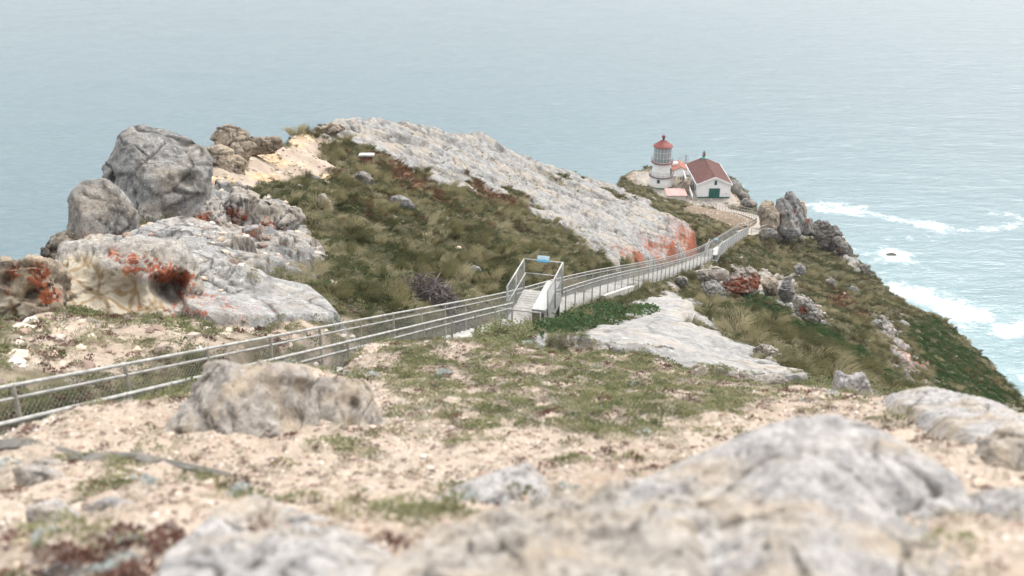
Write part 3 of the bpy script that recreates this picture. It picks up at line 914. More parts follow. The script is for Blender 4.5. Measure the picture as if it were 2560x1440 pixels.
def vnormals(P, T):
    fn = np.cross(P[T[:, 1]] - P[T[:, 0]], P[T[:, 2]] - P[T[:, 0]])
    N = np.stack([np.bincount(T.ravel(), np.repeat(fn[:, k], 3), len(P)) for k in range(3)], 1)
    return N / np.maximum(np.linalg.norm(N, axis=1, keepdims=True), 1e-12)

def rock(name, label, poly, D, thick, mat='rock', gu=0.0, gv=0.0, cuts=7, amp=0.10, seed=1, orange=(), ochre=(), carve=(), flat=0.75, cat='rock', group=None, res=None, crk=0.7, block=1.3, planes=()):
    """a solid rock: its outline at its own distance and size, swelling to 'thick' metres front and back, broken by planes and weathered"""
    poly = np.array(poly, float)
    c = poly.mean(0)
    per = np.hypot(*(poly - np.roll(poly, 1, 0)).T).sum()
    S, T = ico(6 if per > 780 else 5 if per > 170 else 4)
    th = np.arctan2(S[:, 1], S[:, 0])
    rad = np.zeros(len(S))
    for i in range(len(poly)):
        a = poly[i] - c; b = poly[(i + 1) % len(poly)] - c
        e = b - a
        den = np.cos(th) * e[1] - np.sin(th) * e[0]
        den = np.where(np.abs(den) < 1e-9, 1e-9, den)
        r_ = (a[0] * e[1] - a[1] * e[0]) / den
        s_ = (a[0] * np.sin(th) - a[1] * np.cos(th)) / den
        k = (r_ > 0) & (s_ >= -1e-6) & (s_ <= 1 + 1e-6)
        rad = np.where(k, np.maximum(rad, r_), rad)
    rho = np.clip(np.hypot(S[:, 0], S[:, 1]), 0, 1) ** flat
    # towards the middle the outline relaxes to a round, so that the front has no star lines
    rm = np.sqrt((rad ** 2).mean())
    rad = rad * rho ** 1.5 + rm * (1 - rho ** 1.5)
    U = c[0] + rho * rad * np.cos(th); Vv = c[1] + rho * rad * np.sin(th)
    DD = D + gu * (U - c[0]) + gv * (Vv - c[1])
    a = (U - 1280) / F; b = (720 - Vv) / F
    P = np.stack([DD * a, DD * (CP + b * SP), DD * (-SP + b * CP)], -1)
    p0 = at(c[0], c[1], D); pu = at(c[0] + 10, c[1], D + gu * 10); pv = at(c[0], c[1] + 10, D + gv * 10)
    nrm = np.cross(pu - p0, pv - p0); nrm /= np.linalg.norm(nrm)
    if np.dot(nrm, -p0) < 0: nrm = -nrm
    P = P + (thick * np.sign(S[:, 2]) * np.abs(S[:, 2]) ** 0.85)[:, None] * nrm
    size = (np.ptp(P[:, 0]) + np.ptp(P[:, 2])) / 4 + 1e-6
    rg = np.random.default_rng(seed)
    cen = P.mean(0)
    if ((P[T[:, 0]] - cen) * np.cross(P[T[:, 1]] - P[T[:, 0]], P[T[:, 2]] - P[T[:, 0]])).sum() < 0:
        T = T[:, ::-1]
    P = cen + (P - cen) * 1.06
    for (pr, pu_, pt, lf) in planes:                     # main faces: right, up, towards the viewer
        rt = np.array([1.0, 0, 0]); fw = -p0 / np.linalg.norm(p0); up_ = np.cross(fw, rt)
        dv = rt * pr - up_ * pu_ * (1 if up_[2] < 0 else -1) + fw * pt; dv /= np.linalg.norm(dv)
        h = (P - cen) @ dv
        P = P - (np.maximum(h - h.max() * lf, 0) * .96)[:, None] * dv
    for k in range(cuts * 3):
        dv = rg.normal(size=3); dv /= np.linalg.norm(dv)
        if dv @ nrm < 0 and rg.uniform() < .6: dv = -dv
        dv = dv + nrm * 0.25; dv /= np.linalg.norm(dv)
        h = (P - cen) @ dv
        lim = h.max() * (rg.uniform(0.62, 0.92) if abs(dv @ nrm) > .5 else rg.uniform(.86, .97))
        P = P - (np.maximum(h - lim, 0) * 0.95)[:, None] * dv
    # weathering
    nn = vnormals(P, T)
    q = (P - p0) / size + seed * 3.7
    warp = np.stack([perlin3(q * 1.7 + 9, seed + 3), perlin3(q * 1.7 + 19, seed + 4), perlin3(q * 1.7 + 29, seed + 6)], 1)
    n1 = fbm3(q * 1.2, 2, seed); n2 = fbm3(q * 3.0 + warp, 3, seed + 5, 0.55, True); n3 = fbm3(q * 9, 4, seed + 9, 0.62)
    crack = np.zeros(len(P))
    hw = (P - cen) / size + 0.22 * warp + 0.05 * n3[:, None]
    for k in range(5):                                   # joints: nearly plane partings
        dv = rg.normal(size=3) * (1, 1, .7); dv /= np.linalg.norm(dv)
        d = np.abs(hw @ dv - rg.uniform(-.6, .6))
        side = hw @ rg.normal(size=3) > rg.uniform(-.5, .3)
        crack = np.maximum(crack, (1 - smooth(0.0, 0.028, d)) * side)
    sd3 = rg.uniform(-1.25, 1.25, (46, 3)); sdv = rg.uniform(0, 1, 46)
    pq = (P - cen) / size * np.array([1.0, 1.0, 1.25]) + .16 * warp
    dd = ((pq[:, None, :] - sd3[None]) ** 2).sum(-1)
    o2 = np.argpartition(dd, 1, axis=1)[:, :2]
    da = np.sqrt(np.take_along_axis(dd, o2, 1)); da.sort(axis=1)
    blockv = sdv[dd.argmin(1)]; edge = da[:, 1] - da[:, 0]
    crack = np.maximum(crack, .8 * (1 - smooth(0.0, .045, edge)) * (blockv > .35))
    pit = smooth(0.26, 0.46, perlin3(q * 6.0 + warp, seed + 31))
    disp = size * amp * (0.45 * n1 + 0.38 * n2 + 0.46 * n3 - 0.75 * crack - 0.22 * pit + block * (blockv - .5))
    P = P + nn * disp[:, None]
    uu, vv = proj(P)
    vd = P / np.linalg.norm(P, axis=1, keepdims=True)
    front = smooth(-0.2, 0.3, -(nn * vd).sum(1))
    for (cu, cv, cr, dep) in carve:
        w = np.exp(-(((uu - cu) ** 2 + (vv - cv) ** 2) / cr ** 2) ** 1.6) * front
        P = P + vd * (w * dep)[:, None]
    def blobs(lst):
        o = np.zeros(len(P))
        for (cu, cv, cr, amt) in lst:
            o = np.maximum(o, amt * np.exp(-((uu - cu) ** 2 + (vv - cv) ** 2) / cr ** 2))
        return o
    me = mesh_np(name, P - p0, T, M[mat], True, dict(orange=blobs(orange), ochre=blobs(ochre), crack=np.clip(crack * crk + pit * .45 * crk, 0, 1)))
    o = link(name, me)
    o.location = p0
    return tag(o, label, cat, group)

# left outcrop
rock('boulder', 'tallest grey boulder standing on the seaward edge of the left outcrop', [(256,475),(268,402),(292,338),(324,310),(390,308),(450,330),(492,362),(514,398),(512,460),(504,530),(494,590),(400,650),(330,630),(300,540),(272,505)], 35.5, 1.75, cuts=3, amp=0.07, seed=4, carve=[(470,452,16,.35),(285,445,12,.3)], crk=.9, planes=[(-.75,.1,.65,.55),(.3,.05,.95,.55),(.55,.7,.45,.72)], flat=.65)
rock('boulder', 'leaning grey boulder in front of the tallest boulder, orange lichen under it', [(166,580),(182,502),(222,458),(262,458),(300,488),(326,528),(322,580),(306,640),(250,690),(196,690),(170,640)], 29.3, 1.15, cuts=2, amp=0.075, seed=9, orange=[(225,590,36,.5),(290,615,40,.75),(250,630,40,.75)], ochre=[(175,600,22,.8)], crk=.8, planes=[(-.8,.0,.6,.55),(.35,.1,.93,.6)], flat=.65)
rock('rock', 'dark jagged rock at the cliff edge left of the leaning boulder', [(103,668),(112,630),(128,592),(172,572),(205,640),(185,690),(120,690)], 28.5, .7, 'rock_dark', seed=12, amp=.16, carve=[(140,640,26,.4)])
rock('rock_outcrop', 'cream honeycombed rock face under an orange lichen brow, left of the stairs', [(140,720),(165,640),(220,610),(300,610),(370,632),(430,640),(480,650),(494,700),(480,770),(400,800),(280,800),(150,800)], 21.5, .95, 'rock_pink', gv=-0.012, cuts=4, amp=.10, seed=33, flat=.6,
     orange=[(290,640,34,.8),(330,655,36,.9),(375,668,38,.95),(420,680,36,.95),(460,700,32,.9),(470,755,30,.8),(430,772,30,.7),(340,778,40,.5)], ochre=[(200,720,95,1.0),(180,740,70,1.0),(290,735,75,1.0),(350,750,50,.9),(390,780,40,.8)], carve=[(398,716,24,.55),(430,732,30,.85),(448,702,20,.5),(235,715,45,.35),(320,735,38,.35)], block=.7)
rock('rock_outcrop', 'low red-stained rock with ochre hollows at the left edge of the picture', [(-90,720),(-40,680),(20,662),(70,655),(118,668),(142,700),(152,750),(148,785),(80,810),(0,822),(-90,825)], 18.6, .8, 'rock_tan', amp=.17, seed=37, cuts=4, orange=[(100,690,40,.9),(40,680,35,.6),(120,740,35,.95),(20,720,25,.5)], ochre=[(30,790,50,.9),(-20,770,40,.6)], carve=[(80,735,16,.4),(20,700,16,.3)])
for k, (pl, d, sd_, lb) in enumerate([
    ([(482,570),(492,500),(515,455),(545,448),(560,500),(565,560),(545,590),(505,590)], 36, 41, 'upright fractured pale rock with orange seams beside the tallest boulder'),
    ([(548,500),(575,448),(615,452),(640,490),(650,540),(620,575),(575,590),(555,560)], 36.5, 42, 'blocky pale cracked rock right of the orange-seamed upright rock'),
    ([(600,560),(640,495),(690,490),(730,510),(752,535),(740,575),(690,598),(640,610)], 36, 43, 'cracked pale rock at the grass edge below the sandy ridge'),
    ([(500,600),(560,570),(640,585),(700,600),(690,640),(620,650),(540,630)], 33, 44, 'low shattered pink rock between the fractured rocks and the broad slab'),
    ([(620,640),(680,585),(745,602),(800,612),(808,655),(795,695),(745,705),(690,690),(640,680)], 31, 45, 'weathered pale rock with orange base poking into the grassy hollow')]):
    cu = np.mean([p[0] for p in pl]); cv = np.mean([p[1] for p in pl])
    rock('rock', lb, pl, d, .55, 'rock_pink', cuts=9, amp=.2, seed=sd_, gv=-0.01, orange=[(cu - 15, cv + 20, 30, .75), (cu + 20, cv + 30, 22, .6)], crk=1.0)
rock('rock', 'brown craggy peak at the seaward end of the sandy ridge', [(528,372),(534,345),(552,324),(575,311),(602,316),(624,330),(642,356),(620,400),(560,410)], 48, .8, 'rock_tan', cuts=6, amp=.16, seed=52, crk=.9, block=1.6, flat=1.0, planes=[(.4,.5,.75,.5),(-.6,.3,.7,.55)])
rock('rock', 'tan blocky rock under the brown peak above the fractured rocks', [(498,400),(506,372),(540,368),(590,385),(612,410),(600,450),(540,470),(502,450)], 45.5, .8, 'rock_tan', cuts=6, amp=.16, seed=54, crk=.9, block=1.6, flat=1.0, planes=[(.2,.7,.6,.5),(-.5,.2,.8,.55)])
rock('rock', 'thin dark ledge jutting seaward from the brown peak', [(622,362),(640,350),(700,345),(708,358),(680,378),(630,388)], 52, .6, 'rock_tan', cuts=4, amp=.2, seed=55, crk=.9)
rock('rock', 'thin brown ledge of rock on the sandy ridge crest beside the sea', [(735,360),(755,330),(800,328),(850,308),(870,315),(830,338),(790,345),(760,365)], 66, .5, 'rock_tan', cuts=5, amp=.2, seed=53)
# stones lying in the grass of the hollow
for pl, d, sd_, lb in [
    ([(793,500),(800,486),(812,484),(826,505),(830,528),(812,534),(798,520)], 43, 61, 'upright grey stone standing alone in the grass below the sandy ridge'),
    ([(883,436),(905,428),(925,436),(938,458),(915,462),(892,450)], 54, 62, 'grey stone in the grass just below the small brick block'),
    ([(970,492),(1000,488),(1025,500),(1042,526),(1010,526),(985,510)], 52, 63, 'long rounded grey stone in the middle of the grassy hollow'),
    ([(880,505),(890,500),(900,508),(897,516),(884,515)], 49, 64, 'small round stone in the grass left of the long rounded stone'),
    ([(735,470),(748,460),(765,468),(768,482),(745,486)], 46, 65, 'small grey stone at the top of the grass under the sand'),
    ([(762,442),(780,436),(800,442),(802,455),(775,458)], 50, 66, 'flat grey stone at the lower edge of the sandy ridge'),
    ([(1168,672),(1182,664),(1200,668),(1204,680),(1180,684)], 42.5, 67, 'pale low stone in the grass left of the nearer viewing platform'),
    ([(1462,640),(1472,634),(1480,642),(1478,652),(1464,652)], 60, 68, 'pale stone in the grass close behind the stair fence')]:
    rock('rock', lb, pl, d, .3, seed=sd_, amp=.09, cuts=5)
# needles beside the lower stairs
for pl, d, sd_, lb, og in [
    ([(1898,520),(1910,501),(1930,503),(1944,525),(1948,560),(1930,580),(1903,574)], 130, 71, 'broad brownish rock pillar at the bend where the stairs end', []),
    ([(1938,530),(1944,500),(1958,494),(1978,518),(1996,555),(2000,590),(1965,598),(1942,570)], 131, 72, 'wide grey rock pillar second from the end of the stairs', [(1944,545,12,.9)]),
    ([(1960,508),(1966,482),(1980,478),(1996,505),(2010,545),(2008,585),(1985,575)], 133, 73, 'tallest leaning grey rock needle beside the lower stairs', [(1985,530,8,.9)]),
    ([(1993,520),(1998,503),(2012,504),(2016,530),(2014,555),(2000,555)], 135, 74, 'square-topped rock needle on the seaward side of the needles', [(2000,540,8,.7)]),
    ([(2000,565),(2008,548),(2028,546),(2040,566),(2034,590),(2008,588)], 133, 75, 'low grey block at the seaward foot of the rock needles', [(2020,550,10,.8)]),
    ([(1895,585),(1905,574),(1930,572),(1945,582),(1935,596),(1905,596)], 127, 76, 'flat pale rock lying at the foot of the broad pillar', [])]:
    rock('rock', lb, pl, d, 1.1, 'rock_tan' if sd_ in (71, 74) else 'rock', seed=sd_, amp=.13, cuts=3, orange=og, crk=1.0, flat=.8, block=1.4, planes=[(.75,.25,.6,.6),(-.6,.1,.8,.62)])
for pl, d, sd_, mt, lb, og in [
    ([(2025,560),(2050,545),(2080,560),(2100,590),(2105,625),(2080,640),(2045,600)], 132, 81, 'rock_dark', 'dark crag on the seaward shoulder below the rock needles', [(2090,600,10,.6)]),
    ([(2088,600),(2105,590),(2128,612),(2142,645),(2120,655),(2095,635)], 130, 82, 'rock_dark', 'lowest dark crag hanging over the surf', [(2098,625,8,.6)]),
    ([(2150,665),(2165,660),(2178,685),(2165,692)], 122, 83, 'rock_dark', 'small dark crag on the grassy skyline above the surf', []),
    ([(1800,712),(1815,685),(1850,670),(1890,678),(1908,700),(1905,735),(1870,748),(1825,738)], 77, 84, 'rock_pink', 'crumbling outcrop streaked bright orange on the right hillside', [(1850,715,35,.95),(1815,720,25,.8),(1885,705,28,.9)]),
    ([(1722,690),(1740,676),(1790,672),(1830,680),(1800,700),(1750,702)], 82, 85, 'rock_pink', 'flat pale rock just below the stair fence on the right hillside', []),
    ([(1757,715),(1772,698),(1792,700),(1804,722),(1818,752),(1808,782),(1788,768),(1764,742)], 68, 86, 'rock', 'white-grey boulder standing left of the orange streaked outcrop', []),
    ([(1948,730),(1958,705),(1978,690),(1988,715),(1986,748),(1962,764)], 72, 87, 'rock', 'rough grey block right of the orange streaked outcrop', []),
    ([(1978,755),(2000,742),(2030,752),(2052,785),(2062,812),(2030,802),(1995,788)], 70, 88, 'rock_pink', 'pale rock with one red lichen streak above the green ice plant', [(2008,775,14,.95)]),
    ([(1905,700),(1920,690),(1945,700),(1950,735),(1915,745)], 75, 89, 'rock_tan', 'brown gravelly rock between the orange outcrop and the rough block', []),
    ([(1985,670),(1998,660),(2014,668),(2012,684),(1992,686)], 94, 90, 'rock', 'white stone alone in the grass above the rough grey block', []),
    ([(2178,806),(2190,798),(2204,806),(2200,818),(2184,816)], 88, 91, 'rock', 'round white stone on the steep right hillside', []),
    ([(2195,790),(2212,795),(2240,835),(2256,870),(2245,890),(2225,862),(2205,825)], 88, 92, 'rock_pink', 'long pale rock rib running down the right hillside', []),
    ([(2212,860),(2226,850),(2236,866),(2226,882)], 84, 93, 'rock', 'small grey stone left of the pale rock rib', []),
    ([(2236,880),(2252,868),(2264,884),(2254,900),(2240,896)], 82, 94, 'rock_dark', 'dark stone at the foot of the pale rock rib', []),
    ([(2262,905),(2282,880),(2300,900),(2312,935),(2326,968),(2300,972),(2278,945)], 80, 95, 'rock_pink', 'lowest rock on the right hillside, stained deep red', [(2295,930,26,1.0),(2305,955,22,1.0)]),
    ([(2255,935),(2270,925),(2285,945),(2290,968),(2268,962)], 78, 96, 'rock', 'grey rock touching the left of the deep red stained rock', [(2275,950,10,.6)]),
    ([(2066,700),(2078,694),(2090,704),(2084,714),(2070,712)], 100, 97, 'rock', 'small stone on the bare brown streak of the right hillside', []),
    ([(2118,720),(2132,712),(2150,736),(2160,756),(2140,748)], 104, 98, 'rock', 'narrow pale stone high on the right hillside near the skyline', []),
    ([(2330,880),(2340,872),(2352,884),(2344,894)], 98, 99, 'rock', 'small stone near the green skyline at the far right', []),
    ([(1850,862),(1862,850),(1880,852),(1886,866),(1866,872)], 33, 100, 'rock', 'small grey stone on the upper edge of the pale rock dome', []),
    ([(1878,880),(1900,862),(1940,880),(1985,920),(1960,930),(1910,905)], 29, 101, 'rock_pink', 'pale knobbly rock at the right edge of the rock dome', []),
    ([(1685,700),(1700,692),(1716,696),(1722,712),(1700,716)], 72, 102, 'rock', 'low grey stone in the grass behind the pale rock dome', []),
    ]:
    rock('rock', lb, pl, d + .15, 0.30 + 0.45 * (d / 100), mt, seed=sd_, amp=.22, cuts=9, orange=og, crk=.8, flat=.9)
# near rocks
rock('boulder', 'rounded weathered boulder set in the sand in front of the stair fence', [(400,1150),(455,1080),(500,1010),(535,950),(605,920),(680,916),(738,945),(775,1000),(810,1065),(845,1100),(840,1190),(700,1230),(520,1210)], 8.5, .50, 'rock_near_warm', cuts=4, amp=.10, seed=111, gv=-.004, ochre=[(480,1090,60,.5)], carve=[(730,1050,28,.10),(530,960,18,.08)], crk=.8)
rock('boulder', 'sandy pale boulder with one round dark hole beside the rounded boulder', [(765,1010),(840,965),(885,945),(914,980),(926,1025),(965,1060),(985,1110),(920,1170),(800,1180),(760,1100)], 9.0, .35, 'rock_near_warm', cuts=4, amp=.08, seed=112, gv=-.004, ochre=[(870,1070,70,.55)], carve=[(884,1012,13,.14)])
rock('boulder', 'brown weathered rock at the right edge under the grey ledge', [(2436,1150),(2455,1112),(2500,1102),(2570,1130),(2660,1150),(2660,1260),(2560,1270),(2470,1240)], 5.6, .3, 'rock_near_warm', cuts=6, amp=.12, seed=117, gv=-.002)
rock('boulder', 'pale rock in the bottom right corner', [(2390,1360),(2450,1290),(2540,1250),(2660,1235),(2700,1400),(2660,1600),(2450,1600)], 3.9, .3, 'rock_near', cuts=6, amp=.10, seed=118)
rock('rock', 'jagged grey rock standing on the crest between sand and green hillside', [(2078,1000),(2088,955),(2098,930),(2115,942),(2135,945),(2152,934),(2168,965),(2180,990),(2165,1010),(2110,1010)], 12.6, .25, 'rock_near', cuts=6, amp=.10, seed=119)
rock('rock', 'small tan rock on the crest beside the pale rock dome', [(1880,972),(1895,945),(1925,935),(1955,945),(1985,962),(1975,978),(1920,982)], 14.6, .25, 'rock_near_warm', cuts=5, amp=.1, seed=120)
rock('boulder', 'low blurred grey rock in the sand above the bottom tan rock', [(1080,1260),(1140,1205),(1230,1185),(1330,1188),(1410,1215),(1450,1280),(1320,1400),(1140,1390)], 5.45, .16, 'rock_near', cuts=5, amp=.08, seed=121, gv=-.003)
for pl, d, sd_, mt, lb in [
    ([(20,1190),(60,1160),(130,1180),(200,1230),(150,1260),(60,1240)], 6.3, 131, 'rock_near', 'pale flat stone among rubble at the left edge'),
    ([(70,1165),(100,1148),(150,1152),(165,1180),(120,1195),(85,1188)], 6.9, 132, 'rock_near_warm', 'tan round stone on the rubble at the left edge'),
    ([(60,1270),(130,1255),(200,1300),(190,1330),(100,1320)], 5.2, 133, 'rock_near', 'whitish flat stone below the rubble at the left edge'),
    ([(210,1270),(270,1248),(340,1262),(350,1300),(260,1320)], 5.1, 134, 'rock_near', 'grey blurred stone left of the bottom grey rock'),
    ([(18,1125),(40,1110),(75,1112),(72,1132),(25,1135)], 7.6, 135, 'rock_near', 'white chip of stone on the dark step-shade strip at the left edge'),
    ([(255,1015),(275,1005),(295,1012),(290,1030),(262,1032)], 9.6, 136, 'rock_near', 'small dark grey stone on the sand near the fence'),
    ([(160,810),(215,795),(250,815),(240,845),(180,835)], 17.8, 137, 'rock', 'grey half-buried stone on the sandy slope beyond the fence'),
    ([(1125,1045),(1150,1035),(1172,1042),(1165,1055),(1132,1056)], 10, 138, 'rock_near', 'small grey stone at the left edge of the plants on the sand'),
    ([(2190,1010),(2215,1000),(2235,1020),(2215,1032)], 9.6, 139, 'rock_near', 'small stone beside the grey ledge'),
    ([(1985,1002),(2010,995),(2025,1005),(2012,1016),(1990,1014)], 11.5, 140, 'rock_near_warm', 'dark brown stone on the sand below the jagged crest rock')]:
    rock('rock', lb, pl, d, .10 if d < 12 else .3, mt, seed=sd_, amp=.1, cuts=6, res=60)
p = at_z(2226, 638, SEA_Z)
o = rock('sea_rock', 'small dark rock awash in white foam offshore', [(2212,646),(2216,636),(2226,631),(2238,635),(2242,646)], p[1] * CP - p[2] * SP, 2.0, 'rock_dark', seed=150, amp=.15, cuts=5, res=40)

# ------------------------------------------------------------------ stairs and fences
M['galv'] = plain('galvanised_steel', (0.385, 0.375, 0.35), 0.6, 0.1, 0.15, 6, (0.36, 0.33, 0.28), 0.5)
M['galv_dark'] = plain('weathered_post', (0.36, 0.335, 0.285), 0.6, 0.1, 0.15, 8, (0.25, 0.2, 0.15), 0.5)
M['wire'] = plain('wire', (0.32, 0.325, 0.32), 0.5, 0.3, 0.05)
M['concrete'] = plain('concrete', (0.44, 0.42, 0.385), 0.85, 0, 0.16, 2.5, (0.26, 0.24, 0.21), 0.5)
M['deck'] = plain('deck_board', (0.33, 0.315, 0.29), 0.8, 0, 0.12, 4)
M['bench'] = plain('bench_white', (0.40, 0.395, 0.38), 0.7, 0, 0.06, 3)
M['darkwood'] = plain('dark_timber', (0.075, 0.068, 0.06), 0.85, 0, 0.2, 6)

def resample(L, step):
    seg = np.linalg.norm(np.diff(L, axis=0), axis=1); s = np.r_[0, np.cumsum(seg)]
    n = max(1, int(round(s[-1] / step)))
    t = np.linspace(0, s[-1], n + 1)
    return np.stack([np.interp(t, s, L[:, k]) for k in range(3)], 1)

def smooth_line(L, n=6):
    """Catmull-Rom through the points"""
    P = np.vstack([2 * L[0] - L[1], L, 2 * L[-1] - L[-2]])
    out = []
    for i in range(1, len(P) - 2):
        for t in np.linspace(0, 1, n, endpoint=False):
            p0, p1, p2, p3 = P[i - 1], P[i], P[i + 1], P[i + 2]
            out.append(0.5 * (2 * p1 + (p2 - p0) * t + (2 * p0 - 5 * p1 + 4 * p2 - p3) * t * t + (3 * p1 - p0 - 3 * p2 + p3) * t ** 3))
    out.append(L[-1])
    return np.array(out)

def tube(mb, L, r, n=6):
    for i in range(len(L) - 1):
        mb.bar(L[i], L[i + 1], r, n, caps=(i in (0, len(L) - 2)))
    for p in L[1:-1]:
        mb.lathe(p, [(r * .6, -r * .8), (r * 1.02, 0), (r * .6, r * .8)], n)
    return mb

def wire_mesh(a, b, h, z0, pitch, wr):
    """chain-link between posts a and b (ground points), from z0 to h above the ground"""
    a = np.array(a, float); b = np.array(b, float)
    Lh = np.linalg.norm((b - a)[:2]); H = h - z0
    mb = MB()
    k = -H
    def P(s, y):
        q = a + (b - a) * (s / Lh); return (q[0], q[1], q[2] + z0 + y)
    V = []; Fs = []
    side = np.cross((b - a) / np.linalg.norm(b - a), (0, 0, 1)); side /= np.linalg.norm(side)
    while k < Lh:
        for sg in (1, -1):
            # line y = (s-k) or y = H-(s-k)
            s0, s1 = max(0, k), min(Lh, k + H)
            if s1 - s0 > 0.02:
                y0, y1 = s0 - k, s1 - k
                if sg < 0: y0, y1 = H - y0, H - y1
                mb.bar(P(s0, y0), P(s1, y1), wr, 3, caps=False)
        k += pitch
    return mb

def post_mesh(name, h, r, mat, n=8):
    mb = MB().bar((0, 0, -0.25), (0, 0, h), r, n)
    me = bpy.data.meshes.new(name); me.from_pydata(mb.v, [], mb.f); me.materials.append(mat); me.update()
    return me
POST = post_mesh('post', RAIL_H + 0.02, 0.030, M['galv_dark'])

def fence(name, label, rail_line, step=2.14, second=0.165, group=None, wr=0.0014, pitch=0.085, skip=None, h=RAIL_H, r=0.026, mesh=True, bottom=True):
    L = resample(rail_line, step)
    root = thing(name, L[0] - np.array([0, 0, h]), label, 'fence', group)
    G0 = L - np.array([0, 0, h])
    for i in range(len(L)):
        o = link('post', POST, root); o.location = G0[i]; o.scale = (1, 1, h / RAIL_H); o.matrix_parent_inverse = root.matrix_basis.inverted()
    fine = resample(rail_line, step / 3)
    tube(MB(), fine, r).build('top_rail', M['galv'], root, True)
    if second:
        tube(MB(), fine - np.array([0, 0, second]), r * .82).build('handrail', M['galv'], root, True)
    if mesh:
        for i in range(len(L) - 1):
            wire_mesh(G0[i], G0[i + 1], h - 0.02, 0.04, pitch, wr).build('wire_panel', M['wire'], root)
    return root

FAR = smooth_line(far_rail); NEAR = smooth_line(near_rail)
fence('chain_link_fence', 'chain-link fence with double pipe rail along the far side of the stairs', FAR)
# the near fence stops at the two viewing platforms
PLAT1_A = np.array([-0.15, 28.2]); T1 = np.array([.243, .970]); N1 = np.array([.970, -.243])
def cut(L, y0, y1):
    ys = L[:, 1]
    t = np.linspace(y0, y1, 60)
    return np.stack([np.interp(t, ys, L[:, 0]), t, np.interp(t, ys, L[:, 2])], 1)
pb2 = at(1774, 598, 100.5)
Y2 = pb2[1]
fence('chain_link_fence', 'nearest chain-link fence run, from the left edge to the nearer viewing platform', cut(NEAR, NEAR[0, 1], 28.0))
fence('chain_link_fence', 'chain-link fence run on the near side of the stairs between the two viewing platforms', cut(NEAR, 30.6, Y2 - 2.6), wr=0.0024)
fence('chain_link_fence', 'last chain-link fence run, from the farther platform to the foot of the stairs', cut(NEAR, Y2 + 0.4, NEAR[-1, 1]), wr=0.004)

def build_stairs():
    L = resample(smooth_line(mid_line), 0.50)
    root = thing('stairway', L[0], 'long straight concrete stairway descending the ridge between two fences', 'stairs')
    mb = MB().box((0, 0, -0.14), (W_ST - 0.06, 0.47, 0.28))
    me = bpy.data.meshes.new('step'); me.from_pydata(mb.v, [], mb.f); me.materials.append(M['concrete']); me.update()
    n = 0
    for i in range(len(L) - 1):
        if L[i, 1] < 2: continue
        d = L[i + 1] - L[i]
        o = link('step', me, root)
        o.location = (L[i] + L[i + 1]) / 2
        o.rotation_euler = (0, 0, math.atan2(-d[0], d[1]))
        n += 1
    return root
build_stairs()

def bar_rect(mb, pts, r, n=6):
    for i in range(len(pts) - 1):
        mb.bar(pts[i], pts[i + 1], r, n)
    return mb

M['sign_blue'] = None
def make_sign():
    t = NT('sign_panel')
    tc = t.n('ShaderNodeTexCoord').outputs['Generated']
    sp = t.n('ShaderNodeSeparateXYZ'); t._set(sp.inputs[0], tc)
    c = t.ramp(sp.outputs['Y'], [(0.0, (0.05, 0.20, 0.30)), (0.34, (0.08, 0.25, 0.36)), (0.36, (0.22, 0.34, 0.40)), (1.0, (0.34, 0.42, 0.45))])
    return t.done(c, 0.35)
M['sign'] = make_sign()
M['sign_ink'] = plain('sign_ink', (0.05, 0.10, 0.16), 0.5)

